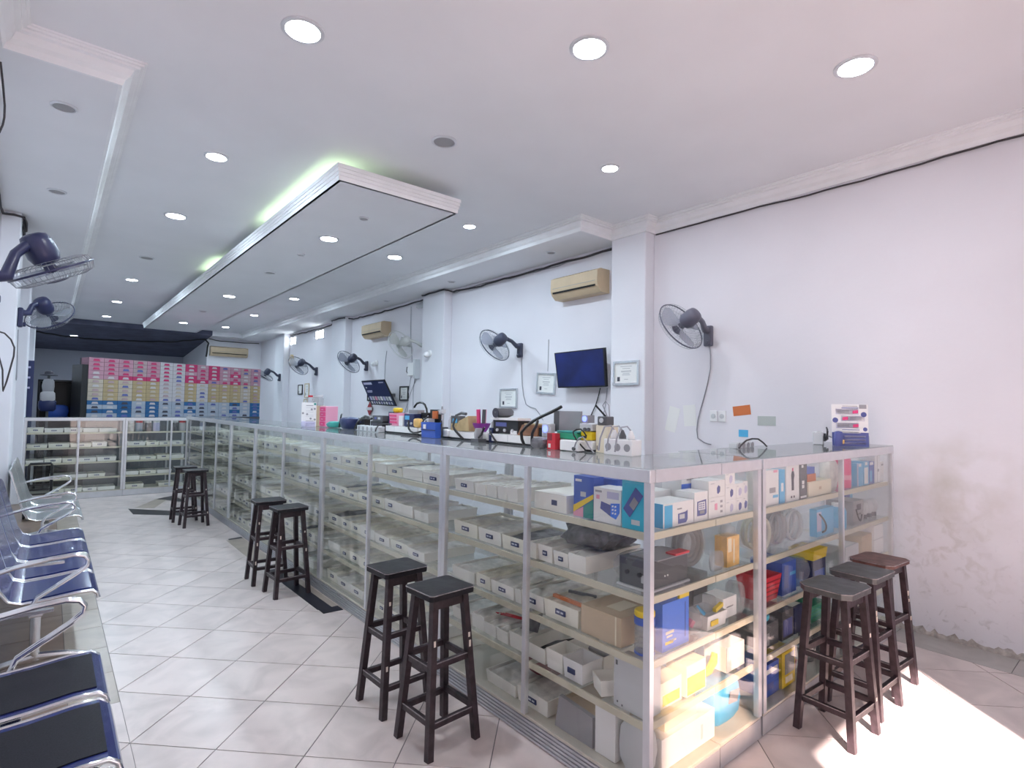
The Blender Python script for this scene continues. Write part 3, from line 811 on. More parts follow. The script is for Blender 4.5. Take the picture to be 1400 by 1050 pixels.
# ------------------------------------------------------------------ wall fans
def make_fan(label, br, nrm, head, axis, R=0.225, body='fan_blue', wire='wire_grey', blade='blade_blue', nw=44, name='wall_fan'):
    """br: point on the wall; head: centre of the cage; axis: blowing direction"""
    t = thing(name, label, 'fan', br, 0, 'wall fans')
    n = Vector(nrm); h = Vector(head)-Vector(br); d = Vector(axis).normalized()
    a = d.cross(Vector((0, 0, 1))).normalized(); b = a.cross(d)
    mot0 = h - d*0.20; mot1 = h - d*0.035
    # bracket on the wall
    c = n*0.022
    ang = math.atan2(n.y, n.x)
    MB().cbox((c.x, c.y, -0.02), (0.042, 0.085, 0.19), (0, 0, ang)).build('wall_bracket', body, t, bevel=0.012)
    k0 = n*0.05 + Vector((0, 0, 0.03))
    mid = (k0+mot0)/2 + Vector((0, 0, 0.0))
    MB().tube([k0-n*0.01, k0+n*0.03, mid, mot0+d*0.03], [0.034, 0.030, 0.024, 0.026], 10).build('arm', body, t, 60)
    q = n*0.044 + Vector((0, 0, -0.085))
    MB().lathe([(0.022, 0), (0.022, 0.018), (0.014, 0.022)], q, 14, n).build('knob', body, t, 40)
    MB().lathe([(0.034, 0), (0.060, 0.012), (0.072, 0.05), (0.074, 0.12), (0.058, 0.158), (0.034, 0.165)], mot0, 20, d).build('motor_housing', body, t, 50)
    def ring(rad, off, r, nm): return MB().tube([h + d*off + (a*math.cos(2*PI*i/40)+b*math.sin(2*PI*i/40))*rad for i in range(40)], r, 6, True)
    ring(R, 0.0, 0.006, '').build('cage_rim', body if wire == 'wire_grey' else wire, t, 60)
    for nm, off, sg in (('rear_cage', -0.045, -1), ('front_cage', 0.055, 1)):
        mb = MB()
        for i in range(nw):
            th = 2*PI*i/nw; e = a*math.cos(th)+b*math.sin(th)
            mb.tube([h + e*R, h + e*R*0.93 + d*off*0.72, h + e*R*0.70 + d*off*1.0, h + e*R*0.24 + d*off*1.02], 0.0013, 3)
        for rad in (0.93, 0.70, 0.46):
            o = off*(0.72 if rad > 0.9 else 1.0)
            mb.tube([h + d*o + (a*math.cos(2*PI*i/28)+b*math.sin(2*PI*i/28))*R*rad for i in range(28)], 0.0014, 3, True)
        mb.build(nm, wire, t)
    MB().lathe([(0.054, 0), (0.054, 0.006), (0.02, 0.012)], h+d*0.054, 18, d).build('badge', body, t, 40)
    MB().lathe([(0.030, 0.0), (0.034, 0.03), (0.020, 0.04)], h-d*0.028, 14, d).build('hub', body, t, 40)
    for k in range(3):
        mb = MB(); th0 = 2*PI*k/3 + 0.4; N = 8; vs = []; fs = []
        for i in range(N+1):
            f = i/N
            for rr, tw in ((0.13, 0), (0.45, 0), (0.80, 0), (0.90, 0)):
                wd = {0.13: 0.45, 0.45: 0.80, 0.80: 0.72, 0.90: 0.42}[rr]
                th = th0 + (f-0.5)*wd*1.7
                vs.append(h + (a*math.cos(th)+b*math.sin(th))*R*rr + d*((f-0.5)*0.036))
        for i in range(N):
            for j in range(3): fs.append((i*4+j, i*4+j+1, (i+1)*4+j+1, (i+1)*4+j))
        mb.add(vs, fs); mb.build('blade', blade, t, 60)
    return t
AX = (-0.32, 0.74, -0.56)
NR = (-1, 0, 0)
make_fan('grey-blue wall fan nearest the camera on the right wall', (XR, 2.745, 2.22), NR, (4.30, 2.80, 2.26), (0.10, 0.85, -0.50), 0.24, 'fan_grey')
make_fan('dark blue wall fan left of the television, above the certificates', (XR, 5.42, 2.27), NR, (4.32, 5.52, 2.30), (-0.12, 0.83, -0.52), 0.235, 'fan_dark')
make_fan('dark blue wall fan above the blue product board', (PX_R+0.15, 9.95, 2.28), NR, (4.30, 9.95, 2.32), AX, 0.25, 'fan_dark')
make_fan('white wall fan beside the second pillar', (XR, 7.80, 2.46), NR, (4.34, 8.02, 2.50), (-0.25, 0.85, -0.42), 0.25, 'fan_white', 'wire_white', 'fan_white')
make_fan('dark wall fan under the small vents, fourth along the right wall', (XR, 12.55, 2.28), NR, (4.30, 12.7, 2.38), AX, 0.25, 'fan_dark')
make_fan('dark wall fan beside the far box rack', (PX_R, 14.7, 2.20), NR, (4.18, 14.8, 2.22), (-0.4, 0.4, -0.8), 0.22, 'fan_dark')
make_fan('dark blue wall fan with folded head on the near left pillar', (PX_L, 3.72, 2.09), (1, 0, 0), (-0.015, 3.90, 2.215), (0.46, 0.16, -0.87), 0.195, 'fan_blue')
make_fan('dark blue wall fan on the farther left pillar', (PX_L, 7.20, 2.33), (1, 0, 0), (-0.03, 7.40, 2.385), (0.42, 0.60, -0.68), 0.215, 'fan_blue')

def cable(name, label, pts, r, m, cat='cable', wob=0.0, seed=1):
    rn = random.Random(seed); P = [Vector(p) for p in pts]; out = []
    for i in range(len(P)-1):
        n = max(2, int((P[i+1]-P[i]).length/0.12))
        for k in range(n):
            f = k/n
            p0, p1, p2, p3 = P[max(i-1, 0)], P[i], P[i+1], P[min(i+2, len(P)-1)]
            q = 0.5*((2*p1)+(p2-p0)*f+(2*p0-5*p1+4*p2-p3)*f*f+(3*p1-p0-3*p2+p3)*f**3)
            out.append(q+Vector((0, 0, rn.uniform(-wob, wob))))
    out.append(P[-1])
    return tag(MB().tube(out, r, 6).build(name, m, None, 60), label, cat)
cable('fan_cable', 'grey cord hanging from the nearest right wall fan to the socket strip', [(4.672, 2.74, 2.11), (4.672, 2.73, 1.9), (4.672, 2.80, 1.62), (4.672, 2.86, 1.42), (4.672, 2.86, 1.25), (4.66, 2.72, 1.20)], 0.005, 'cable_grey')
cable('fan_cable', 'thin cord curving down from the fan above the certificates', [(4.672, 5.40, 2.15), (4.672, 5.38, 1.8), (4.672, 5.30, 1.55), (4.672, 5.12, 1.50), (4.672, 4.98, 1.36)], 0.005, 'cable_grey')
cable('power_cable', 'black cord hanging from the television to the bench', [(4.66, 4.05, 1.74), (4.665, 4.12, 1.55), (4.665, 4.25, 1.34)], 0.006, 'cable_black')
cable('power_cable', 'grey cord hanging right of the television cord', [(4.66, 3.95, 1.74), (4.665, 3.98, 1.55), (4.665, 4.03, 1.36)], 0.005, 'cable_grey')
cable('antenna_cable', 'thin grey cord on the wall left of the television', [(4.674, 4.90, 2.35), (4.676, 4.905, 2.15), (4.676, 4.91, 1.96)], 0.004, 'cable_grey')
cable('wall_cable', 'dark cable run sagging under the right cornice', [(4.66, -0.6, 3.29), (4.66, 0.8, 3.285), (4.66, 1.6, 3.27), (4.66, 2.4, 3.285), (4.66, 3.33, 3.285)], 0.007, 'cable_dark', wob=0.004)
cable('wall_cable', 'dark cable bundle under the right soffit past the second pillar', [(4.665, 3.85, 3.27), (4.665, 4.6, 3.255), (4.66, 5.4, 3.25), (4.66, 6.4, 3.235), (4.655, 7.0, 3.262), (4.515, 7.05, 3.272), (4.515, 7.68, 3.27), (4.66, 7.72, 3.26), (4.66, 9, 3.24), (4.66, 10.6, 3.25), (4.515, 10.72, 3.27), (4.515, 11.38, 3.27), (4.66, 11.45, 3.26), (4.66, 13, 3.23), (4.66, 14.4, 3.25)], 0.013, 'cable_dark', wob=0.010, seed=4)
cable('wall_cable', 'thin second cable under the right soffit', [(4.672, 3.85, 3.285), (4.672, 4.9, 3.235), (4.672, 6.0, 3.265), (4.672, 7.0, 3.24)], 0.006, 'cable_grey', wob=0.006, seed=9)
cable('wall_cable', 'dark tangled cable along the left soffit and wall', [(-0.405, 3.9, 3.22), (-0.40, 4.6, 3.27), (-0.405, 5.4, 3.25), (-0.40, 6.2, 3.27), (-0.40, 7.0, 3.26), (-0.255, 7.06, 3.27), (-0.255, 7.66, 3.27)], 0.012, 'cable_dark', wob=0.012, seed=5)
cable('wall_cable', 'loose cable loop at the left edge by the cornice', [(-0.26, 3.82, 3.24), (-0.24, 3.9, 3.05), (-0.245, 3.92, 2.95), (-0.262, 3.86, 2.86)], 0.005, 'cable_dark')
cable('fan_cable', 'dark cord loop under the near left fan', [(-0.262, 3.76, 1.99), (-0.225, 3.84, 1.8), (-0.19, 3.86, 1.66), (-0.185, 3.87, 1.55), (-0.16, 3.87, 1.68), (-0.15, 3.87, 1.78), (-0.19, 3.86, 1.85), (-0.262, 3.79, 1.86)], 0.004, 'cable_dark')
cable('fan_cable', 'grey cord loop hanging under the farther left fan', [(-0.262, 7.3, 2.2), (-0.262, 7.35, 2.0), (-0.262, 7.42, 1.85), (-0.262, 7.40, 1.72), (-0.262, 7.52, 1.72), (-0.262, 7.50, 1.86), (-0.262, 7.42, 1.95)], 0.004, 'cable_grey')
cable('ceiling_cable', 'thick dark cable sagging across the far dark ceiling', [(-0.35, 17.2, 3.12), (0.6, 17.2, 3.04), (1.5, 17.1, 3.06), (2.4, 17.0, 3.10), (3.2, 16.9, 3.22), (3.24, 16.8, 3.0), (3.2, 16.7, 2.75)], 0.022, 'cable_black', wob=0.01, seed=8)
cable('wall_cable', 'thin cable along the top of the end wall', [(3.3, 16.97, 3.25), (3.9, 16.97, 3.22), (4.6, 16.97, 3.24)], 0.012, 'cable_dark', wob=0.01, seed=2)
mbn = MB()
for k in range(14):
    rn = random.Random(k)
    mbn.tube([(-0.262+0.006*rn.random(), 7.10+0.5*rn.random(), 3.27-0.26*rn.random()*rn.random()) for _ in range(6)], 0.004, 5)
tag(mbn.build('wire_tangle', 'cable_dark', None, 60), 'dusty tangle of wires at the top of the left pillar', 'wires')

# ------------------------------------------------------------------ air conditioners
def make_ac(label, loc, rotz, L, m):
    """wall at local y=0, unit projects to -y"""
    t = thing('air_conditioner', label, 'air conditioner', loc, rotz, 'wall air conditioners')
    prof = [(0, 0), (0, .26), (-.15, .26), (-.20, .235), (-.205, .10), (-.185, .05), (-.13, .0)]
    n = len(prof)
    vs = [(-L/2, y, z) for y, z in prof] + [(L/2, y, z) for y, z in prof]
    MB().add(vs, [tuple(range(n)), tuple(range(n, 2*n))[::-1]] + [(i, n+i, n+(i+1) % n, (i+1) % n) for i in range(n)]).build('casing', m, t, 30)
    MB().box(-L/2+0.03, -0.2075, 0.118, L/2-0.03, -0.2040, 0.124).build('panel_seam', 'ac_grey', t)
    MB().cbox((0, -0.1985, 0.072), (L-0.07, 0.016, 0.020), (0.37, 0, 0)).build('air_outlet', 'black', t)
    MB().box(-L/2+0.05, -0.1, 0.261, L/2-0.05, -0.02, 0.264).build('top_grille', 'ac_grey', t)
    return t
make_ac('cream air conditioner beside the first pillar above the television', (XR, 4.31, 2.78), -PI/2, 0.72, 'ac_cream')
make_ac('cream air conditioner above the white wall fan', (XR, 9.42, 2.76), -PI/2, 0.80, 'ac_cream')
make_ac('beige air conditioner on the far end wall', (3.80, YB, 2.80), 0, 0.95, 'ac_cream')

# ------------------------------------------------------------------ television, board, frames, papers
def quad_panel(name, label, cat, pts, thick, screen, frame, marks=()):
    """pts: four corners TL,TR,BR,BL seen from the room; built as a slab with a bezel and printed marks"""
    TL, TR, BR, BL = [Vector(p) for p in pts]
    nrm = (BL-TL).cross(TR-TL).normalized()
    t = thing(name, label, cat, (TL+TR+BR+BL)/4)
    c0 = Vector(t.location)
    def at(u, v): return TL*(1-u)*(1-v)+TR*u*(1-v)+BR*u*v+BL*(1-u)*v - c0
    def slab(u0, v0, u1, v1, o0, o1):
        q = [at(u0, v0), at(u1, v0), at(u1, v1), at(u0, v1)]
        return MB().add([p+nrm*o0 for p in q]+[p+nrm*o1 for p in q], [(0,1,2,3),(7,6,5,4),(0,4,5,1),(1,5,6,2),(2,6,7,3),(3,7,4,0)])
    slab(0, 0, 1, 1, -thick, 0).build('casing', frame, t)
    slab(0.02, 0.03, 0.98, 0.96, 0.0002, 0.0012).build('screen', screen, t)
    for (u0, v0, u1, v1, mm) in marks:
        slab(u0, v0, u1, v1, 0.0014, 0.002).build('print', mm, t)
    return t, c0
t, c0 = quad_panel('television', 'dark flat television tilted down on the right wall', 'television', [(4.49, 4.61, 2.15), (4.49, 3.86, 2.16), (4.55, 3.88, 1.745), (4.55, 4.60, 1.745)], 0.04, 'screen_blue', 'black')
MB().box(4.56-c0.x, 4.15-c0.y, -0.10, XR-c0.x, 4.35-c0.y, 0.10).build('wall_mount', 'black', t)
marks = [(0.06, .07, .42, .16, 'lilac'), (0.72, .08, .92, .11, 'lilac'), (0.08, .26, .13, .30, 'white'), (.08, .40, .30, .44, 'lilac'), (.08, .46, .28, .48, 'lilac')]
for k in range(8): marks.append((.07+.112*k, .64, .155+.112*k, .80, ['lilac', 'grey_light', 'pink_soft', 'grey_light', 'white', 'lilac', 'grey_light', 'white'][k]))
for k in range(9): marks.append((.06+.10*k, .85, .12+.10*k, .95, ['white', 'lilac', 'grey_light'][k % 3]))
t, c0 = quad_panel('product_board', 'dark blue printed product board tilted out from the right wall', 'display board', [(4.30, 9.38, 1.94), (4.30, 8.50, 1.94), (4.50, 8.42, 1.50), (4.50, 9.36, 1.52)], 0.02, 'navy', 'black', marks)
MB().box(4.50-c0.x, 8.8-c0.y, -0.06, XR-c0.x, 8.9-c0.y, -0.01).build('wall_mount', 'grey_dark', t)
def certificate(label, x, y, z, w, hh, frame, rot=0.0, nrm=-1):
    t = thing('framed_certificate', label, 'picture frame', (x, y, z), 0, 'framed certificates')
    t.rotation_euler = (rot, 0, 0)
    mb = MB(); b = 0.022
    mb.box(-0.022, -w/2, -hh/2, -0.001, -w/2+b, hh/2).box(-0.022, w/2-b, -hh/2, -0.001, w/2, hh/2).box(-0.022, -w/2+b, hh/2-b, -0.001, w/2-b, hh/2).box(-0.022, -w/2+b, -hh/2, -0.001, w/2-b, -hh/2+b)
    mb.build('frame', frame, t)
    p = MB().box(-0.010, -w/2+b, -hh/2+b, -0.001, w/2-b, hh/2-b).build('paper', 'paper', t)
    mb = MB()
    iw, ih = w-2*b, hh-2*b
    for v, wd in ((.82, .5), (.72, .35), (.60, .45), (.55, .45), (.47, .3), (.40, .36), (.18, .18)):
        mb.box(-0.0108, -iw*wd/2, -ih/2+ih*v, -0.0101, iw*wd/2, -ih/2+ih*(v+.022))
    mb.build('print', 'ink_grey', p)
    MB().box(-0.0108, iw*.28, -ih*.40, -0.0101, iw*.40, -ih*.18).build('photo', 'ink', p)
    return t
certificate('silver-framed certificate on the first pillar', PX_R, 3.585, 1.88, 0.33, 0.25, 'chrome_worn')
certificate('silver-framed certificate hanging crooked left of the television', XR, 4.93, 1.81, 0.33, 0.26, 'chrome_worn', 0.06)
certificate('silver-framed certificate below the fan, above the bench tools', XR, 5.65, 1.63, 0.36, 0.26, 'chrome_worn')
certificate('black-framed certificate right of the blue product board', XR, 8.47, 1.72, 0.30, 0.25, 'black')
certificate('black-framed paper half hidden behind the blue product board', XR, 9.75, 1.73, 0.28, 0.28, 'black')
certificate('small dark frame far along the right wall, upper left of three', XR, 13.6, 1.86, 0.30, 0.24, 'black')
certificate('small wooden frame far along the right wall, upper right of three', XR, 13.15, 1.83, 0.28, 0.34, 'carton')
certificate('small wooden frame far along the right wall, lowest of three', XR, 13.2, 1.50, 0.25, 0.26, 'carton')
t = thing('wall_clock', 'round beige clock on the far right wall', 'clock', (XR, 14.3, 2.62))
MB().lathe([(0.14, 0), (0.14, 0.03), (0.12, 0.036)], (0, 0, 0), 24, (-1, 0, 0)).build('rim', 'wood_light', t, 40)
MB().lathe([(0.115, 0.0), (0.115, 0.003)], (-0.036, 0, 0), 24, (-1, 0, 0)).build('dial', 'carton', t, 40)
MB().bar((-0.041, 0, 0), (-0.041, 0.03, 0.07), 0.006, 0.004).bar((-0.041, 0, 0), (-0.041, -0.06, 0.01), 0.006, 0.004).build('hands', 'ink', t)
t = thing('hanging_sign', 'dark red diamond sign with a pale band under the blue board', 'sign', (4.66, 9.75, 1.44))
MB().add([(0, -0.115, 0), (0, 0, .13), (0, .115, 0), (0, 0, -.13), (-.012, -0.115, 0), (-.012, 0, .13), (-.012, .115, 0), (-.012, 0, -.13)], [(0,1,2,3),(7,6,5,4),(0,4,5,1),(1,5,6,2),(2,6,7,3),(3,7,4,0)]).build('plate', 'dark_red', t)
MB().box(-.018, -.12, -.025, -.0125, .12, .03).build('band', 'grey_light', t)
def paper(name, label, y, z, w, hh, m, rot=0.0, x=XR):
    o = MB().box(-0.0025, -w/2, -hh/2, -0.0005, w/2, hh/2).build(name, m, None, None, (x, y, z), (rot, 0, 0))
    return tag(o, label, 'paper')
paper('wall_sticker', 'salmon paper sticker tilted on the right wall', 2.435, 1.515, 0.16, 0.085, 'orange', -0.12)
MATS['sage'] = mat('sage', (0.46, 0.50, 0.48), 0.7)
paper('wall_sticker', 'grey-green paper sticker on the right wall', 2.215, 1.43, 0.155, 0.08, 'sage')
paper('wall_sticker', 'small blue paper sticker on the right wall', 2.42, 1.315, 0.085, 0.062, 'sky_blue')
paper('wall_note', 'pale torn note tilted on the wall by the hanging cord', 3.14, 1.42, 0.12, 0.24, 'paper', 0.25)
paper('wall_note', 'pale torn note straight on the wall by the hanging cord', 2.95, 1.46, 0.13, 0.20, 'paper', -0.08)
t = thing('wall_socket', 'pair of white wall sockets below the fan cord', 'socket', (XR, 2.66, 1.46))
for k in (-1, 1):
    pl = MB().box(-.010, k*0.042-.036, -.05, -.0005, k*0.042+.036, .05).build('plate', 'white', t, bevel=0.004)
    MB().lathe([(0.022, 0), (0.022, .003), (.018, .004)], (-.0101, k*0.042, 0), 16, (-1, 0, 0)).build('socket', 'grey_light', pl, 40)
for nm, yc, k, w in ((1, 14.6, 5, 1.2), (2, 12.45, 3, 0.52)):
    o = struct(MB().box(XR-0.006, yc-w/2, 3.0, XR-0.001, yc+w/2, 3.2).build(f'window_{nm}', 'wall_paint'), 'small slatted vent window high on the right wall')
    for i in range(k):
        y = yc-w/2+w*(i+.5)/k
        MB().box(XR-0.010, y-w/k*0.30, 3.015, XR-0.0062, y+w/k*0.30, 3.185).build('pane', 'vent_light', o)
def camera_dome(label, x, y, z, m='white'):
    t = thing('security_camera', label, 'security camera', (x, y, z), 0, 'small security cameras')
    MB().lathe([(0.05, 0), (0.05, .02), (.035, .03)], (0, 0, 0), 18, (-1, 0, 0)).build('base', m, t, 40)
    MB().lathe([(0.038, 0), (0.045, .03), (.040, .06), (.015, .08)], (-.03, 0, -.005), 18, (-.8, .3, -.4)).build('dome', m, t, 50)
    MB().lathe([(0.022, 0), (0.018, .012)], (-.085, .02, -.035), 14, (-.8, .3, -.5)).build('lens', 'black', t, 40)
camera_dome('white dome camera on the second pillar', PX_R, 7.42, 2.33)
camera_dome('white dome camera by the fan over the product board', PX_R+0.15, 9.55, 2.30)
camera_dome('small dark camera under the soffit at the second pillar', PX_R+0.15, 7.95, 3.18, 'grey_light')
t = thing('router_box', 'white router box with antennas under the white fan', 'router', (XR, 8.15, 2.12))
MB().box(-.07, -.12, -.11, -.001, .12, .11).build('body', 'white', t, bevel=0.01)
MB().box(-.09, -.17, -.16, -.001, -.11, .16).build('bracket', 'grey_light', t)
MB().tube([(-.04, .12, .05), (-.05, .17, .04), (-.05, .18, -.03), (-.04, .14, -.08)], .008, 6).build('antenna', 'cable_dark', t, 60)
for i, (ya, za, yb, zb) in enumerate([(8.25, 2.0, 8.35, 1.40), (8.12, 2.0, 8.15, 1.45), (8.05, 2.0, 8.45, 1.36), (8.3, 3.2, 8.22, 2.24), (9.15, 2.5, 9.2, 1.95)]):
    cable('wall_cable', f'grey cord on the wall near the white router, {ORD[i]} of five from the right pillar', [(4.672, ya, za), (4.672, (ya+yb)/2+.03, (za+zb)/2), (4.672, yb, zb)], 0.005, 'cable_grey')

# ------------------------------------------------------------------ rack of cardboard drawers at the back
RA, RB = Vector((0.49, 11.78, 0)), Vector((3.51, 12.73, 0))
rdir = (RB-RA); RL = rdir.length; rz = math.atan2(rdir.y, rdir.x)
NC, NR_ = 14, 14
cw, rh, rz0 = RL/NC, 0.0735, 1.220
t = thing('drawer_stand', 'black stand carrying the wall of small drawer boxes', 'stand', RA, rz)
MB().box(-0.09, 0.0, 0, -0.005, 0.40, 2.12).build('side_post', 'black', t)
MB().box(-0.004, 0.02, 0, RL+0.02, 0.40, rz0-0.001).build('base', 'grey_dark', t)
MB().box(-0.004, 0.33, rz0, RL+0.02, 0.345, rz0+NR_*rh).build('back_board', 'grey_dark', t)
def box_mesh(w, hh): return MB().box(0.002, 0.0, 0.0015, w-0.002, 0.30, hh-0.0015).mesh('drawer_body')
bmesh_shared = box_mesh(cw, rh)
lab_hi = MB().add([(cw*.27, -.004, rh*.18), (cw*.73, -.004, rh*.18), (cw*.66, -.004, rh*.68), (cw*.34, -.004, rh*.68), (cw*.27, .002, rh*.18), (cw*.73, .002, rh*.18), (cw*.66, .002, rh*.68), (cw*.34, .002, rh*.68)], [(0,1,2,3),(7,6,5,4),(0,4,5,1),(1,5,6,2),(2,6,7,3),(3,7,4,0)]).mesh('finger_slot')
bodies = {}
def drawer_body(mm):
    if mm not in bodies:
        me = bmesh_shared.copy(); me.materials.append(MATS[mm]); bodies[mm] = me
    return bodies[mm]
slots = {}
def slot_mesh(mm):
    if mm not in slots:
        me = lab_hi.copy(); me.materials.append(MATS[mm]); slots[mm] = me
    return slots[mm]
rr = random.Random(11)
mag_cols = {7, 9, 10, 11}
for c in range(NC):
    for r in range(NR_):
        if r < 5:
            base = 'rack_magenta' if (c in mag_cols and rr.random() < 0.6) or (r == 4 and c in (2, 3, 4, 8)) else ('rack_mauve' if c in (3, 12) else ('rack_white' if c in (5, 6) else 'rack_pink'))
            colw = {'rack_magenta': 'magenta', 'rack_mauve': 'mauve', 'rack_white': 'whitish', 'rack_pink': 'pink'}[base]; sl = rr.choice(['rack_magenta', 'rack_white', 'ink_blue', 'rack_magenta']) if base != 'rack_magenta' else 'rack_white'
        elif r < 10:
            base = 'rack_white' if c in (5, 6, 8) else ('rack_beige' if c in (0, 2, 12) else 'rack_tan')
            colw = {'rack_white': 'whitish', 'rack_beige': 'beige', 'rack_tan': 'tan'}[base]; sl = rr.choice(['rack_beige', 'rack_white', 'rack_mauve'])
        else:
            base = 'rack_blue' if (c in (2, 4, 13) or (c in (0, 1, 7, 11) and r % 2 == 0)) else 'rack_lightblue'
            colw = {'rack_blue': 'blue', 'rack_lightblue': 'pale blue'}[base]; sl = rr.choice(['rack_white', 'ink', 'ink_blue'])
        if base == sl: sl = 'ink_blue'
        e = thing('drawer_box', f'{colw} cardboard drawer, {ORD[r]} row from top, {ORD[c]} column from left of the rack', 'drawer box', RA + rdir*(c/NC) + Vector((0, 0, rz0+(NR_-1-r)*rh)), rz, 'cardboard drawers of the back rack')
        o = bpy.data.objects.new('drawer_body', drawer_body(base)); C.objects.link(o); o.parent = e
        s2 = bpy.data.objects.new('finger_slot', slot_mesh(sl)); C.objects.link(s2); s2.parent = e
# dark corner left of the rack
t = thing('dark_doorway_box', 'black open box standing in for the dark doorway left of the rack', 'cabinet', (-0.16, 12.4, 0))  # black box put in for the darkness of a doorway
MB().box(0, 0, 0, 0.03, 0.5, 1.86).box(0.52, 0, 0, 0.55, 0.5, 1.86).box(0.03, 0.47, 0, 0.52, 0.5, 1.83).build('body', 'black', t)
MB().box(0, 0, 1.83, 0.55, 0.5, 1.86).build('top', 'black', t)
MB().box(0.031, 0.01, 1.15, 0.519, 0.469, 1.17).build('shelf', 'black', t)
def blob(c, sz, seed, n=12, k=7, amp=0.18):
    rn = random.Random(seed); vs = []; fs = []
    for j in range(k):
        ph = PI*j/(k-1)
        for i in range(n):
            th = 2*PI*i/n; w = 1+rn.uniform(-amp, amp) if 0 < j < k-1 else 1
            x, y, z = math.sin(ph)*math.cos(th)*w, math.sin(ph)*math.sin(th)*w, -math.cos(ph)
            x = math.copysign(abs(x)**.5, x); y = math.copysign(abs(y)**.5, y); z = math.copysign(abs(z)**.6, z)
            if z < -0.7: z = -1
            vs.append((c[0]+x*sz[0]/2, c[1]+y*sz[1]/2, c[2]+z*sz[2]/2))
    for j in range(k-1):
        for i in range(n): fs.append((j*n+i, j*n+(i+1) % n, (j+1)*n+(i+1) % n, (j+1)*n+i))
    return MB().add(vs, fs)
tag(blob((0.12, 12.62, 1.301), (0.30, 0.24, 0.26), 3, amp=.25).build('plastic_bag', 'blue', None, 40), 'blue plastic bag inside the black doorway box', 'bag')
t = thing('standing_banner', 'narrow dark blue banner against the far left wall', 'banner', (-0.40, 11.43, 0))
MB().box(0.0, 0, 0.02, 0.20, 0.02, 2.12).build('sheet', 'navy', t)
mb = MB()
for k in range(6): mb.box(0.04, -0.002, 1.60+k*0.08, 0.10+0.06*(k % 2), -0.0005, 1.63+k*0.08)
mb.build('print', 'lilac', t)
MB().box(0.0, -0.02, 0, 0.21, 0.07, 0.019).build('base', 'grey_dark', t)
t = thing('coat_stand', 'stand with hanging cap and pink-white cloth by the blue banner', 'coat stand', (-0.02, 12.1, 0))
MB().cyl((0, 0, 0.02), (0, 0, 1.98), 0.018).build('pole', 'grey_dark', t, 40)
MB().lathe([(0.14, 0), (0.14, 0.02), (0.03, 0.03)], (0, 0, 0), 18).build('base', 'grey_dark', t, 40)
MB().lathe([(0.12, 0), (0.115, 0.012), (0.06, 0.02), (0.055, 0.06), (0.03, 0.08)], (0, 0, 1.92), 16).build('cap', 'ink', t, 40)
blob((0, -0.01, 1.74), (0.16, 0.12, 0.26), 5).build('grey_cloth', 'grey', t, 40)
blob((0, -0.02, 1.56), (0.20, 0.14, 0.20), 6).build('white_cloth', 'rack_white', t, 40)
blob((0, -0.02, 1.42), (0.24, 0.16, 0.20), 7).build('dark_cloth', 'navy', t, 40)
# ------------------------------------------------------------------ goods: printed boxes and packs
def pbox(name, label, cat, x0, y0, z0, x1, y1, z1, m, prints=(), rot=0.0, group=None, bevel=0.0, top=None):
    """a carton with printed patches; prints: (face, u0, v0, u1, v1, material), face f=-y, l=-x, t=top"""
    w, d, hh = x1-x0, y1-y0, z1-z0
    t = thing(name, label, cat, ((x0+x1)/2, (y0+y1)/2, z0+0.0012), rot, group)
    MB().box(-w/2, -d/2, 0, w/2, d/2, hh).build('box', m, t, bevel=bevel)
    for (f, u0, v0, u1, v1, mm) in prints:
        e = 0.0009
        if f == 'f': MB().box(-w/2+u0*w, -d/2-e, v0*hh, -w/2+u1*w, -d/2+e, v1*hh).build('print', mm, t)
        elif f == 'l': MB().box(-w/2-e, d/2-u1*d, v0*hh, -w/2+e, d/2-u0*d, v1*hh).build('print', mm, t)
        else: MB().box(-w/2+u0*w, -d/2+v0*d, hh-e, -w/2+u1*w, -d/2+v1*d, hh+e).build('print', mm, t)
    return t
def tpoly(t, name, m, pts, y):
    """flat printed outline on the front (x,z) at local y"""
    n = len(pts)
    vs = [(x, y, z) for x, z in pts] + [(x, y+0.0012, z) for x, z in pts]
    MB().add(vs, [tuple(range(n)), tuple(range(n, 2*n))[::-1]] + [(i, n+i, n+(i+1) % n, (i+1) % n) for i in range(n)]).build(name, m, t)
def lpoly(t, name, m, pts, x):
    """flat printed outline on the left side face: pts (u along -y, z)"""
    n = len(pts)
    vs = [(x, -u, z) for u, z in pts] + [(x+0.0012, -u, z) for u, z in pts]
    MB().add(vs, [tuple(range(n)), tuple(range(n, 2*n))[::-1]] + [(i, n+i, n+(i+1) % n, (i+1) % n) for i in range(n)]).build(name, m, t)
z1_, z2_, z3_, z4_, z5_ = 1.0405, 0.8005, 0.5605, 0.3355, 0.1045
XA = LX+0.052
# ---- long side of the corner showcase
pbox('lidded_tray', 'large white lidded box at the near end of the top tray row', 'box', XA, 1.735, z1_, XA+0.34, 1.945, z1_+0.078, 'tray_white', [('l', .55, .35, .72, .65, 'label_navy')])
t = pbox('phone_box', 'upright blue gadget box with yellow corner print', 'box', XA+0.01, 1.585, z1_, XA+0.075, 1.70, z1_+0.175, 'blue', [('l', .08, .86, .40, .92, 'white'), ('l', .35, .50, .62, .62, 'grey_light')])
lpoly(t, 'print', 'yellow', [(-.0575, .015), (-.0575, .045), (.0575, .105), (.0575, .085)], -0.0345)
lpoly(t, 'print', 'pink_soft', [(-.0575, .0), (-.0575, .015), (.0, .045), (.0, .0)], -0.0345)
lpoly(t, 'print', 'teal', [(.002, .0), (.002, .046), (.0575, .082), (.0575, .0)], -0.0345)
pbox('phone_box', 'plain dark blue box behind the blue gadget box', 'box', XA+0.10, 1.53, z1_, XA+0.17, 1.66, z1_+0.165, 'blue')
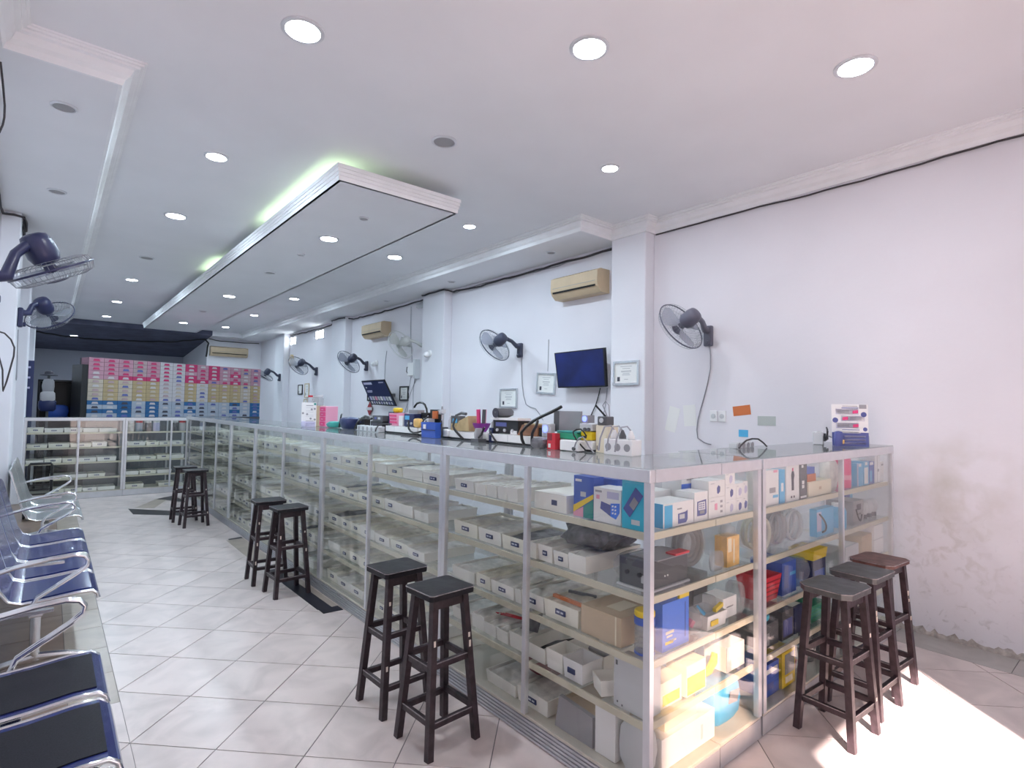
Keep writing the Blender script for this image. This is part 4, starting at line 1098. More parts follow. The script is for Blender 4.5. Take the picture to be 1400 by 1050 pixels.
t = pbox('printer_box', 'white box printed with a small blue receipt printer', 'box', XA, 1.430, z1_, XA+0.11, 1.575, z1_+0.140, 'white', [('l', .06, .86, .30, .92, 'grey'), ('l', .10, .66, .22, .78, 'pink_soft'), ('l', .50, .72, .92, .92, 'lilac')])
lpoly(t, 'print', 'ink_blue', [(-.035, .055), (-.03, .085), (.02, .075), (.02, .030)], -0.057)
lpoly(t, 'print', 'blue_bright', [(.02, .030), (.02, .082), (.066, .088), (.066, .050), (.048, .022)], -0.057)
for k in range(3):
    for q in range(2): lpoly(t, 'print', 'white', [(.028+q*.014, .040+k*.014), (.028+q*.014, .047+k*.014), (.036+q*.014, .049+k*.014), (.036+q*.014, .042+k*.014)], -0.058)
t = pbox('phone_case_box', 'tall light blue box printed with a dark slanted device', 'box', XA-0.012, 1.300, z1_, XA+0.035, 1.415, z1_+0.190, 'cyan', [('l', .4, .1, .75, .2, 'grey_light')])
lpoly(t, 'print', 'ink_blue', [(-.050, .075), (.010, .165), (.046, .135), (-.018, .045)], -0.0265)
lpoly(t, 'print', 'grey', [(-.020, .092), (.004, .127), (.024, .107), (.002, .074)], -0.0275)
pbox('paper_box', 'low red and white packet standing behind the gadget boxes', 'box', XA+0.19, 1.57, z1_, XA+0.26, 1.69, z1_+0.135, 'white', [('l', .0, .80, 1, 1, 'red')])
# second shelf: heap of dark packets and the black device
tag(blob((XA+0.22, 1.74, z2_+0.128), (0.26, 0.30, 0.09), 21, n=18, k=9, amp=.3).build('packet_heap', 'packets_dark', None, None), 'heap of dark flat packets behind the second-shelf trays', 'packets', kind='stuff')
tag(blob((XA+0.20, 1.515, z2_+0.05), (0.20, 0.085, 0.095), 22, n=14, k=8, amp=.25).build('plastic_bag', 'bag_plastic', None, 40), 'clear plastic bag between the dark packets and black device', 'bag')
t = thing('power_supply', 'black boxy device at the corner of the second shelf', 'device', (1.94, 1.385, z2_+0.001))
MB().box(-0.135, -0.075, 0.008, 0.125, 0.075, 0.115).build('casing', 'grey_dark', t, bevel=0.004)
MB().box(-0.142, -0.082, 0.0, 0.132, 0.082, 0.0075).build('base_plate', 'grey_light', t)
MB().box(-0.10, -0.085, 0.116, 0.12, 0.05, 0.120).build('lid', 'grey', t)
MB().box(0.02, -0.087, 0.1205, 0.12, -0.04, 0.128).build('red_tab', 'red', t)
for k in (-1, 1): MB().cyl((-0.136, k*0.03, 0.06), (-0.144, k*0.03, 0.06), 0.009).build('knob', 'black', t, 40)
MB().box(-0.1362, -0.068, 0.03, -0.1352, -0.035, 0.06).build('print', 'grey_light', t)
for k in (0, 1): MB().lathe([(0.004, 0), (0.003, 0.003)], (-0.04+k*0.02, -0.0765, 0.05), 8, (0, -1, 0)).build('screw', 'white', t)
# third shelf
t = put_tray(1, XA, 1.872, z3_+0.001, R90, 0.215/TW, 1.0, 1.15, 'white tray with an orange strip on the third shelf beside the carton', 'parts trays in the long counter')
tag(MB().cbox((XA+0.055, 1.765, z3_+0.084), (0.018, 0.19, 0.014), (0, 0.1, 0)).build('orange_strip', 'orange', None), 'orange flat strip lying in the third-shelf tray', 'strip')
tag(MB().cbox((XA+0.17, 1.79, z3_+0.084), (0.014, 0.14, 0.012), (0, 0.1, 0.3)).build('dark_strip', 'grey_dark', None), 'dark flat strip lying in the third-shelf tray', 'strip')
pbox('carton', 'plain brown cardboard carton on the third shelf', 'carton', XA, 1.425, z3_, XA+0.24, 1.640, z3_+0.115, 'carton', [('t', .25, .25, .75, .6, 'cream'), ('l', .86, .0, .89, 1, 'cream')])
t = thing('stacking_jar', 'stack of clear round jars with blue ring and yellow lid', 'jar', (XA+0.045, 1.345, z3_+0.001))
for k in range(5): MB().lathe([(0.036, 0.0), (0.039, 0.003), (0.039, 0.018), (0.034, 0.0205)], (0, 0, 0.008+k*0.021), 20).build('clear_cup', 'bag_plastic', t, 40)
MB().lathe([(0.040, 0), (0.040, 0.0075)], (0, 0, 0), 20).build('foot', 'blue', t, 40)
MB().lathe([(0.041, 0), (0.041, 0.026), (0.038, 0.028)], (0, 0, 0.114), 20).build('blue_ring', 'blue', t, 40)
MB().lathe([(0.038, 0), (0.040, 0.003), (0.040, 0.019), (0.036, 0.023)], (0, 0, 0.1425), 20).build('lid', 'yellow', t, 40)
# fourth shelf
def open_box(name, label, x, y, z, w, d, hh, m, rotz, plate=False, cat='tray'):
    t = thing(name, label, cat, (x, y, z+0.0012), rotz)
    tray_mesh(w, d, hh).build('tray_shell', m, t)
    if plate:
        pl = MB().box(w*.25, -0.0022, hh*.35, w*.62, 0.0035, hh*.60).build('label_plate', 'label_navy', t)
    return t
open_box('parts_tray', 'long white tray on the fourth shelf holding black cables', XA, 2.005, z4_, 0.145, 0.36, 0.07, 'tray_white', R90)
cable('loose_cable', 'black coiled cable lying in the long fourth-shelf tray', [(XA+0.06, 1.97, z4_+0.02), (XA+0.13, 1.92, z4_+0.055), (XA+0.20, 1.95, z4_+0.03), (XA+0.26, 1.89, z4_+0.05), (XA+0.31, 1.95, z4_+0.03)], 0.007, 'cable_black')
open_box('parts_tray', 'small empty white tray on the fourth shelf', XA, 1.853, z4_, 0.105, 0.13, 0.085, 'tray_white', R90)
open_box('parts_tray', 'small white tray with navy label on the fourth shelf', XA-0.003, 1.742, z4_, 0.115, 0.13, 0.085, 'white', R90, True)
open_box('parts_tray', 'shallow clear-fronted tray behind the small white trays', XA+0.145, 1.855, z4_, 0.22, 0.22, 0.075, 'tray_white', R90)
tag(blob((XA+0.255, 1.745, z4_+0.03), (0.03, 0.15, 0.045), 31, amp=.1).build('grey_cable_tie', 'grey', None, 40), 'grey wrapped tool inside the shallow rear tray', 'tool')
open_box('parts_tray', 'white tray turned askew on the fourth shelf', XA+0.035, 1.605, z4_, 0.10, 0.10, 0.065, 'tray_white', R90-0.5)
pbox('steel_box', 'pale grey metal box filling the corner of the fourth shelf', 'box', XA-0.005, 1.30, z4_, XA+0.088, 1.455, z4_+0.185, 'grey_light', [('l', .06, .86, .12, .96, 'grey_dark'), ('l', .10, .08, .14, .12, 'grey_dark'), ('l', .25, .04, .29, .08, 'grey_dark')])
tag(MB().add([(XA+0.05, 2.09, z4_+0.085), (XA+0.08, 2.00, z4_+0.085), (XA+0.16, 2.03, z4_+0.20), (XA+0.14, 2.10, z4_+0.19), (XA+0.054, 2.09, z4_+0.083), (XA+0.084, 2.0, z4_+0.083), (XA+0.164, 2.03, z4_+0.198), (XA+0.144, 2.10, z4_+0.188)], [(0,1,2,3),(7,6,5,4),(0,4,5,1),(1,5,6,2),(2,6,7,3),(3,7,4,0)]).build('foil_pouch', 'packets_dark', None), 'dark foil pouch standing in a fourth-shelf tray', 'pouch')
for k in range(3): tag(MB().cyl((XA+0.11+k*0.018, 2.36-k*0.02, z4_+0.070), (XA+0.16+k*0.012, 2.20-k*0.02, z4_+0.072), 0.005, n=8).build('screwdriver_handle', 'red', None, 40), f'red thin tool lying on the fourth-shelf trays, {ORD[k]} from the stool side', 'tool')
# bottom
tag(blob((XA+0.20, 2.06, z5_+0.135), (0.16, 0.20, 0.11), 33, amp=.3).build('net_bag', 'dark_red', None, 40), 'red mesh bundle in plastic on the bottom shelf', 'bundle')
tag(MB().add([(XA, 1.79, z5_+.001), (XA, 1.57, z5_+.001), (XA+0.02, 1.57, z5_+.001), (XA+0.02, 1.79, z5_+.001), (XA, 1.765, z5_+.14), (XA, 1.57, z5_+.125), (XA+0.02, 1.57, z5_+.125), (XA+0.02, 1.765, z5_+.14)], [(0,3,2,1),(4,5,6,7),(0,1,5,4),(1,2,6,5),(2,3,7,6),(3,0,4,7)]).build('flat_slab', 'grey', None), 'dark grey flat panel leaning behind the bottom glass', 'panel')
tag(MB().box(XA+0.03, 1.565, z5_+0.001, XA+0.26, 1.80, z5_+0.10).build('brown_carton', 'carton', None), 'brown carton behind the dark grey panel on the bottom shelf', 'carton')
pbox('white_carton', 'tall white upright carton on the bottom shelf', 'carton', XA, 1.45, z5_, XA+0.09, 1.555, z5_+0.195, 'white')
tag(blob((XA+0.040, 1.37, z5_+0.095), (0.09, 0.14, 0.185), 35, amp=.08).build('grey_bag', 'grey_light', None, 40), 'grey rounded bag in the bottom corner of the showcase', 'bag')

# ---- short showcase next to the corner
Y0 = 1.296
t = pbox('printer_box', 'white box with a blue side and printed label printer', 'box', 1.870, Y0, z1_, 2.085, Y0+0.12, z1_+0.095, 'white', [('l', 0, 0, 1, 1, 'sky_blue'), ('f', .10, .78, .20, .84, 'pink_soft'), ('f', .45, .68, .60, .74, 'grey')])
MB().box(-0.0985, -0.0612, 0.0, -0.045, -0.0595, 0.088).build('print', 'sky_blue', t)
tpoly(t, 'print', 'ink_blue', [(-.005, .008), (-.005, .048), (.05, .052), (.062, .058), (.062, .02), (.05, .008)], -0.0615)
tpoly(t, 'print', 'grey_light', [(.003, .026), (.003, .044), (.040, .044), (.040, .026)], -0.0622)
pbox('white_box', 'plain white flat box behind the label printer box', 'box', 2.00, Y0+0.145, z1_, 2.14, Y0+0.255, z1_+0.115, 'white')
t = pbox('terminal_box', 'white box printed with a handheld card terminal', 'box', 2.092, Y0, z1_, 2.195, Y0+0.09, z1_+0.122, 'white')
tpoly(t, 'print', 'ink_blue', [(-.030, .022), (-.030, .082), (.038, .088), (.042, .030), (.030, .022)], -0.0460)
tpoly(t, 'print', 'white', [(-.022, .046), (-.022, .078), (.028, .080), (.030, .046)], -0.0466)
tpoly(t, 'print', 'grey', [(-.012, .030), (-.012, .043), (.024, .043), (.024, .030)], -0.0466)
for k in range(9): tpoly(t, 'print', 'ink_blue', [(-.016+(k % 3)*.014, .051+(k//3)*.009), (-.016+(k % 3)*.014, .056+(k//3)*.009), (-.008+(k % 3)*.014, .056+(k//3)*.009), (-.008+(k % 3)*.014, .051+(k//3)*.009)], -0.0472)
pbox('cable_box', 'tall blue and white box behind the card terminal box', 'box', 2.15, Y0+0.10, z1_, 2.285, Y0+0.20, z1_+0.172, 'white', [('f', .0, .55, 1, .82, 'blue_bright'), ('f', .0, .12, 1, .40, 'blue_bright'), ('f', .3, .90, .7, .95, 'grey')])
fb = [(2.203, 0, .135, .088), (2.203, .089, .135, .072), (2.341, 0, .095, .066), (2.341, .067, .095, .066), (2.341, .134, .085, .056), (2.438, 0, .062, .066), (2.438, .067, .062, .066), (2.502, 0, .044, .072), (2.502, .073, .044, .066)]
nmz = ['large lower-left', 'upper-left', 'lowest middle', 'middle', 'topmost', 'lower right-centre', 'upper right-centre', 'lower rightmost', 'upper rightmost']
for i, (x, dz, w, hh) in enumerate(fb):
    t = pbox('gadget_carton', f'small white gadget carton with violet print, {nmz[i]} of the stack', 'carton', x, Y0+(0.0 if i != 8 else 0.0), z1_+dz, x+w, Y0+0.085, z1_+dz+hh, 'white', [('f', .12, .80, .35, .86, 'grey_light')], group='stack of white gadget cartons')
    px_, pz_ = w*.12, hh*.45
    if i not in (0,):
        tpoly(t, 'print', 'ink_blue' if i % 2 else 'lilac', [(px_-.014, pz_-.016), (px_-.016, pz_+.006), (px_-.004, pz_+.018), (px_+.010, pz_+.010), (px_+.009, pz_-.010), (px_-.006, pz_-.020)], -0.0435)
    else:
        for k in range(3): tpoly(t, 'print', 'ink_grey', [(px_+.012, .018+k*.022), (px_+.012, .028+k*.022), (px_+.030, .028+k*.022), (px_+.030, .018+k*.022)], -0.0435)
        tpoly(t, 'print', 'pink_soft', [(px_-.034, .034), (px_-.034, .060), (px_-.014, .062), (px_-.014, .032)], -0.0435)
# second shelf
t = thing('cable_coil', 'large black cable coil bagged in clear plastic', 'cable coil', (2.245, 1.43, z2_+0.001))
for k, (r, yy) in enumerate(((.085, -.02), (.087, -.004), (.083, .012), (.070, -.012), (.058, .0))):
    MB().tube([(math.cos(2*PI*i/28)*r, yy, .101+math.sin(2*PI*i/28)*r) for i in range(28)], 0.012, 8, True).build('coil_turn', 'grey_dark', t, 60)
MB().lathe([(.102, 0), (.108, .02), (.108, .06), (.09, .085)], (0, .045, .108), 22, (0, -1, 0)).build('bag', 'bag_plastic', t, 40)
t = pbox('amber_pack', 'amber-coloured upright pack in film on the second shelf', 'pack', 2.375, Y0+0.01, z2_, 2.485, Y0+0.07, z2_+0.135, 'amber', [('f', .08, .5, .35, .95, 'cream'), ('f', .5, .1, .6, .9, 'cream')])
blob((0, 0, .155), (0.10, 0.05, 0.045), 41, amp=.3).build('film_top', 'bag_plastic', t, 40)
tag(blob((2.515, Y0+0.14, z2_+0.105), (0.055, 0.16, 0.20), 42, amp=.2).build('plastic_bag', 'bag_plastic', None, 40), 'crumpled clear bag right of the amber pack', 'bag')
# third shelf
t = pbox('parts_pouch', 'bright blue upright bag with yellow script print', 'bag', 1.872, Y0+0.002, z3_, 2.055, Y0+0.055, z3_+0.185, 'blue_bright', [('f', .12, .34, .42, .40, 'cream'), ('f', .15, .27, .36, .31, 'cream'), ('f', .10, .13, .40, .19, 'yellow'), ('f', .30, .16, .50, .20, 'cream'), ('f', .84, .15, .88, .9, 'blue')])
MB().box(0.02, -0.03, 0.186, 0.088, -0.02, 0.204).build('tag', 'yellow', t)
open_box('parts_carton', 'white open carton with yellow stickers on the third shelf', 2.20, Y0+0.002, z3_, 0.16, 0.12, 0.062, 'white', 0.0, cat='carton')
tag(MB().box(2.225, Y0+0.0005, z3_+0.018, 2.285, Y0+0.0016, z3_+0.040).build('sticker', 'yellow', None), 'yellow sticker on the white open carton', 'sticker')
tag(blob((2.30, Y0+0.075, z3_+0.085), (0.09, 0.08, 0.07), 43, amp=.25).build('gadget_bag', 'bag_plastic', None, 40), 'clear bag with small gadgets heaped in the white open carton', 'bag')
tag(MB().cbox((2.225, Y0+0.05, z3_+0.075), (0.045, 0.045, 0.010), (0.7, 0.2, 0.5)).build('blue_card', 'sky_blue', None), 'small pale blue card tilted on the bagged gadgets', 'card')
tag(MB().cbox((2.315, Y0+0.02, z3_+0.078), (0.075, 0.016, 0.016), (0, -0.15, 0.1)).build('price_tag', 'yellow', None), 'yellow price tag standing on the white open carton', 'tag')
tag(blob((2.145, Y0+0.06, z3_+0.055), (0.09, 0.09, 0.105), 44, amp=.3).build('plastic_bag', 'bag_plastic', None, 40), 'crinkled clear bag right of the bright blue bag', 'bag')
tag(MB().cbox((2.145, Y0+0.055, z3_+0.04), (0.035, 0.03, 0.03), (0.3, 0.5, 0.2)).build('red_part', 'pink', None), 'pinkish part inside the clear bag by the blue bag', 'part')
pbox('gadget_carton', 'white carton at the back right of the third shelf', 'carton', 2.385, Y0+0.035, z3_, 2.505, Y0+0.14, z3_+0.09, 'white', [('f', .25, .5, .75, .56, 'grey')])
pbox('black_device', 'black upright device behind the cartons on the third shelf', 'device', 2.36, Y0+0.17, z3_, 2.48, Y0+0.26, z3_+0.17, 'grey_dark', [('f', .1, .6, .3, .8, 'grey')])
tag(blob((2.53, Y0+0.055, z3_+0.075), (0.035, 0.09, 0.145), 45, amp=.2).build('plastic_bag', 'bag_plastic', None, 40), 'clear bag against the right end of the third shelf', 'bag')
# fourth shelf and bottom
pbox('amber_box', 'pale yellow packed box at the left of the fourth shelf', 'box', 1.875, Y0+0.012, z4_, 2.02, Y0+0.12, z4_+0.10, 'cream', [('f', .1, .1, .9, .5, 'yellow')])
pbox('amber_box', 'clear-topped yellow parts box on the fourth shelf', 'box', 2.04, Y0+0.002, z4_, 2.185, Y0+0.10, z4_+0.125, 'cream', [('f', .04, .05, .96, .62, 'yellow')])
t = thing('heat_gun', 'yellow handled tool lying on the fourth shelf', 'tool', (2.27, Y0+0.05, z4_+0.001))
MB().tube([(-.06, 0, .018), (0, -.01, .03), (.05, -.005, .055), (.068, 0, .085)], [.016, .017, .018, .014], 10).build('handle', 'yellow', t, 60)
MB().tube([(-.06, 0, .020), (-.10, .02, .018)], .010, 8).build('tip', 'grey_dark', t, 60)
pbox('white_box', 'white angular box at the right of the fourth shelf', 'box', 2.37, Y0+0.01, z4_, 2.53, Y0+0.12, z4_+0.11, 'white', [('f', .0, .0, .25, 1, 'grey_light')])
tag(MB().cbox((2.245, Y0+0.115, z4_+0.09), (0.032, 0.02, 0.16), (0.2, 0.12, 0)).build('dark_tool', 'grey_dark', None), 'slim dark tool standing behind the yellow handled tool', 'tool')
t = thing('parts_bag', 'glossy sky blue bag with dark label on the bottom shelf', 'bag', (2.41, Y0+0.075, z5_+0.001))
blob((0, 0, .088), (0.25, 0.13, 0.176), 47, amp=.06).build('bag', 'sky_blue', t, 40)
MB().cbox((0.02, -0.068, .115), (0.075, 0.004, 0.058), (0.15, 0.1, 0)).build('label', 'grey', t)
pbox('white_carton', 'wide white carton on the bottom shelf of the short showcase', 'carton', 1.875, Y0+0.005, z5_, 2.26, Y0+0.17, z5_+0.12, 'white', [('f', .72, .2, .76, .7, 'grey_light')])
pbox('white_carton', 'grey-white carton lying on the wide bottom carton', 'carton', 1.93, Y0+0.03, z5_+0.1215, 2.16, Y0+0.16, z5_+0.185, 'cream')

# ---- wide showcase behind the right-hand stools
pbox('gadget_carton', 'tall white and blue carton at the left of the wide showcase', 'carton', 2.725, Y0, z1_, 2.865, Y0+0.10, z1_+0.175, 'white', [('f', .3, .35, .75, .50, 'ink_grey'), ('f', .55, .20, .95, .28, 'sky_blue'), ('f', .6, .92, .9, .99, 'pink_soft')])
t = pbox('blue_box', 'slim bright blue box leaning beside the white carton', 'box', 2.875, Y0, z1_, 2.935, Y0+0.13, z1_+0.170, 'sky_blue', [('f', .3, .35, .7, .6, 'white')])
t = pbox('microphone_box', 'tall white box printed with a black microphone', 'box', 2.950, Y0, z1_, 3.105, Y0+0.09, z1_+0.188, 'white', [('f', .35, .08, .45, .14, 'ink'), ('f', .55, .08, .65, .14, 'ink')])
tpoly(t, 'print', 'ink', [(-.012, .055), (-.014, .11), (-.018, .135), (-.008, .155), (.012, .155), (.020, .135), (.012, .11), (.014, .055)], -0.0460)
tpoly(t, 'print', 'pink', [(-.006, .156), (-.006, .172), (.008, .172), (.008, .156)], -0.0460)
pbox('dark_box', 'narrow dark box with small white squares', 'box', 3.115, Y0, z1_, 3.205, Y0+0.09, z1_+0.185, 'grey_dark', [('f', .25, .90, .5, .98, 'white'), ('f', .3, .42, .6, .52, 'white'), ('f', .3, .30, .6, .40, 'white'), ('f', .1, .02, .9, .08, 'white')])
pbox('cream_box', 'low cream box on the top shelf of the wide showcase', 'box', 3.225, Y0, z1_, 3.54, Y0+0.14, z1_+0.080, 'cream', [('f', .45, .4, .55, .6, 'carton')])
pbox('orange_box', 'small orange box on the low cream box', 'box', 3.235, Y0+0.01, z1_+0.081, 3.35, Y0+0.10, z1_+0.122, 'orange')
pbox('blue_box', 'small blue box on top of the orange box', 'box', 3.240, Y0+0.015, z1_+0.123, 3.345, Y0+0.09, z1_+0.160, 'blue')
t = thing('grey_cone', 'dark grey cone standing behind the cream box', 'cone', (3.46, Y0+0.21, z1_+0.001))
MB().lathe([(0.062, 0), (0.060, 0.01), (0.030, 0.17), (0.022, 0.18)], n=18).build('cone', 'grey_dark', t, 40)
tag(blob((3.64, Y0+0.05, z1_+0.093), (0.13, 0.08, 0.182), 51, amp=.08).build('camouflage_pouch', 'packets', None, 40), 'mottled grey-green pouch left of the mullion', 'pouch')
t = thing('pink_tube', 'tall glossy pink tube right of the mullion', 'tube', (3.86, Y0+0.055, z1_+0.001))
MB().lathe([(0.050, 0), (0.052, 0.01), (0.052, 0.17), (0.046, 0.186)], n=22).build('body', 'pink', t, 40)
MB().lathe([(0.053, 0.0), (0.053, 0.03)], (0, 0, 0.05), 22).build('band', 'pink_soft', t, 40)
pbox('blue_box', 'first pale blue box right of the pink tube', 'box', 3.955, Y0, z1_, 4.06, Y0+0.08, z1_+0.145, 'sky_blue', [('f', .3, .85, .7, .98, 'white'), ('f', .02, .0, .2, 1, 'lilac')])
pbox('blue_box', 'second pale blue box with white panel right of the pink tube', 'box', 4.07, Y0, z1_, 4.17, Y0+0.08, z1_+0.150, 'sky_blue', [('f', .15, .05, .8, .75, 'white'), ('f', .3, .85, .7, .98, 'white')])
pbox('blue_box', 'third pale blue box right of the pink tube', 'box', 4.18, Y0, z1_, 4.27, Y0+0.08, z1_+0.145, 'blue', [('f', .1, .85, .8, .98, 'white'), ('f', .1, .1, .5, .6, 'sky_blue')])
pbox('gadget_carton', 'tall white carton with grey round print near the wall end', 'carton', 4.285, Y0, z1_, 4.385, Y0+0.09, z1_+0.180, 'white', [('f', .5, .4, .8, .5, 'ink_grey'), ('f', .45, .0, .48, 1, 'grey')])
pbox('gadget_carton', 'short white carton at the wall end of the top shelf', 'carton', 4.395, Y0, z1_, 4.462, Y0+0.09, z1_+0.135, 'white', [('f', .2, .8, .8, .9, 'grey')])
# second shelf
def spool(label, x, y, z, r, w, m):
    t = thing('cable_spool', label, 'cable spool', (x, y, z+0.001))
    for k in range(4):
        MB().tube([(math.cos(2*PI*i/24)*r*(.9-.1*(k % 2)), (k-1.5)*w/4, r+math.sin(2*PI*i/24)*r*(.9-.1*(k % 2))) for i in range(24)], r*.10, 6, True).build('coil_turn', m, t, 60)
    MB().lathe([(r*.97, 0), (r*1.0, w*.2), (r*1.0, w*.9), (r*.8, w*1.2)], (0, w*.6, r*1.0), 20, (0, -1, 0)).build('bag', 'bag_plastic', t, 40)
spool('bagged pale cable spool at the left of the second shelf', 2.80, Y0+0.09, z2_, 0.085, 0.10, 'cream')
spool('bagged dark cable spool, second from left on the second shelf', 2.99, Y0+0.11, z2_, 0.090, 0.11, 'grey')
spool('bagged white cable spool, third from left on the second shelf', 3.17, Y0+0.10, z2_, 0.088, 0.11, 'grey_light')
pbox('blue_box', 'light blue card with a hooked black cable on the second shelf', 'box', 3.36, Y0+0.01, z2_, 3.60, Y0+0.05, z2_+0.155, 'sky_blue', [('f', .0, .2, .25, .9, 'lilac')])
cable('hooked_cable', 'black hooked cable in front of the light blue card', [(3.38, Y0+0.003, z2_+0.13), (3.43, Y0+0.003, z2_+0.10), (3.47, Y0+0.003, z2_+0.06), (3.46, Y0+0.003, z2_+0.03), (3.42, Y0+0.003, z2_+0.025)], 0.005, 'cable_black')
t = thing('blue_canister', 'pale blue canister right of the mullion on the second shelf', 'canister', (3.79, Y0+0.06, z2_+0.001))
MB().lathe([(0.05, 0), (0.052, .01), (0.052, .10), (.04, .125)], n=20).build('body', 'sky_blue', t, 40)
MB().lathe([(0.030, 0), (0.030, .02)], (0, 0, .1255), 16).build('lid', 'white', t, 40)
t = pbox('meter_device', 'beige boxy meter with a dark screen on the second shelf', 'meter', 3.89, Y0+0.005, z2_, 4.08, Y0+0.16, z2_+0.150, 'grey', [('f', .35, .60, .75, .85, 'ink'), ('f', .35, .40, .75, .46, 'grey_dark')])
cable('meter_lead', 'black lead drooping in front of the beige meter', [(3.93, Y0-0.001, z2_+0.10), (3.96, Y0-0.003, z2_+0.05), (4.0, Y0-0.003, z2_+0.02), (4.03, Y0-0.001, z2_+0.06)], 0.004, 'cable_black')
for k, xx in enumerate((4.15, 4.23, 4.32, 4.41)):
    t = thing('round_bulb', f'{ORD[k]} shiny round lamp from the beige meter', 'lamp', (xx, Y0+0.06, z2_+0.001), 0, 'shiny round lamps')
    MB().lathe([(0.022, 0), (0.024, .03), (.036, .055), (.040, .08), (.030, .108), (.006, .12)], n=18).build('bulb', 'grey_light', t, 60)
    MB().lathe([(0.026, 0), (0.026, .028)], (0, 0, 0.0005), 14).build('socket', 'grey_dark', t, 40)
pbox('blue_box', 'blue packet standing behind the shiny lamps', 'box', 4.14, Y0+0.13, z2_, 4.26, Y0+0.17, z2_+0.19, 'blue', [('f', .6, .3, 1, .98, 'sky_blue')])
# third shelf
t = thing('storage_basket', 'red plastic basket on the third shelf', 'basket', (2.735, Y0+0.004, z3_+0.001))
tray_mesh(0.17, 0.16, 0.125, tp=0.018).build('basket', 'red', t)
for k in range(4): MB().box(0.012, 0.012-k*0.0035, 0.025+k*0.024, 0.158, 0.020-k*0.0035, 0.031+k*0.024).build('rib', 'dark_red', t)
pbox('storage_bin', 'dark blue bin beside the red basket', 'bin', 2.925, Y0+0.012, z3_, 3.09, Y0+0.18, z3_+0.165, 'blue', [('f', .15, .2, .45, .9, 'ink_blue'), ('f', .55, .55, .95, .65, 'sky_blue')])
tag(blob((3.20, Y0+0.08, z3_+0.075), (0.18, 0.14, 0.145), 55, amp=.2).build('plastic_bag', 'bag_blue', None, 40), 'blue translucent bag right of the dark blue bin', 'bag')
pbox('storage_bin', 'navy bin under the yellow tray', 'bin', 3.31, Y0+0.012, z3_, 3.48, Y0+0.16, z3_+0.115, 'navy', [('f', .1, .1, .9, .5, 'blue')])
open_box('yellow_tray', 'bright yellow tray on top of the navy bin', 3.305, Y0+0.006, z3_+0.116, 0.19, 0.14, 0.055, 'yellow', 0)
pbox('paper_stack', 'stack of pale instruction sheets right of the mullion', 'papers', 3.78, Y0+0.01, z3_, 4.0, Y0+0.15, z3_+0.12, 'grey_light', [('f', .2, .3, .5, .5, 'ink_grey'), ('t', .1, .1, .9, .9, 'paper')])
pbox('brown_box', 'brown box on the third shelf near the wall end', 'box', 4.06, Y0+0.01, z3_, 4.24, Y0+0.15, z3_+0.15, 'carton')
pbox('white_carton', 'whitish carton at the wall end of the third shelf', 'carton', 4.27, Y0+0.005, z3_, 4.45, Y0+0.15, z3_+0.19, 'white', [('f', .0, .5, 1, .53, 'grey_light')])
# fourth shelf
pbox('black_case', 'black case at the left of the fourth shelf', 'case', 2.735, Y0+0.02, z4_, 2.90, Y0+0.20, z4_+0.115, 'grey_dark', [('f', .1, .1, .4, .6, 'grey')])
tag(blob((2.79, Y0+0.06, z4_+0.135), (0.11, 0.06, 0.036), 57, amp=.1).build('cyan_tape', 'cyan', None, 40), 'cyan roll lying on the black case', 'roll')
pbox('black_case', 'second black case on the fourth shelf, right of the cyan roll', 'case', 2.92, Y0+0.01, z4_, 3.05, Y0+0.18, z4_+0.145, 'grey_dark', [('f', .1, .1, .9, .7, 'ink_blue')])
pbox('black_case', 'third black case on the fourth shelf with tan sheet on top', 'case', 3.065, Y0+0.01, z4_, 3.19, Y0+0.18, z4_+0.135, 'navy', [('t', .1, .1, .9, .9, 'cream')])
t = thing('storage_basket', 'green plastic basket on the fourth shelf', 'basket', (3.26, Y0+0.004, z4_+0.001))
tray_mesh(0.20, 0.16, 0.10, tp=0.016).build('basket', 'green', t)
for k in range(3): MB().box(0.012, 0.010-k*0.0035, 0.025+k*0.024, 0.188, 0.018-k*0.0035, 0.031+k*0.024).build('rib', 'teal', t)
pbox('white_carton', 'pale carton at the right of the fourth shelf', 'carton', 3.75, Y0+0.01, z4_, 4.05, Y0+0.15, z4_+0.12, 'grey_light')
# bottom
pbox('blue_box', 'navy box at the left of the bottom shelf', 'box', 2.735, Y0+0.012, z5_, 2.885, Y0+0.16, z5_+0.155, 'blue', [('f', .1, .7, .9, .85, 'white'), ('f', .1, .2, .6, .4, 'ink_blue')])
pbox('yellow_box', 'yellow framed box on the bottom shelf', 'box', 2.90, Y0+0.003, z5_, 3.05, Y0+0.12, z5_+0.175, 'yellow', [('f', .22, .35, .95, .92, 'grey'), ('f', .25, .1, .8, .28, 'cream')])
tag(blob((3.16, Y0+0.07, z5_+0.06), (0.15, 0.12, 0.115), 59, amp=.2).build('plastic_bag', 'bag_plastic', None, 40), 'clear bag with dark parts on the bottom shelf', 'bag')
tag(MB().cbox((3.15, Y0+0.06, z5_+0.05), (0.05, 0.03, 0.04), (0.2, 0.3, 0.1)).build('red_part', 'red', None), 'red part inside the bottom-shelf clear bag', 'part')
t = thing('round_bulb', 'single silver lamp on the bottom shelf', 'lamp', (3.36, Y0+0.07, z5_+0.001))
MB().lathe([(0.03, 0), (0.045, .03), (.050, .08), (.035, .12), (.008, .135)], n=18).build('bulb', 'chrome_worn', t, 60)
MB().lathe([(0.034, 0), (0.030, .02)], (0, 0, 0.0005), 14).build('socket', 'grey_dark', t, 40)
pbox('dark_box', 'dark box with pale blue label on the bottom shelf', 'box', 3.44, Y0+0.012, z5_, 3.585, Y0+0.15, z5_+0.16, 'grey_dark', [('f', .2, .5, .6, .85, 'sky_blue')])

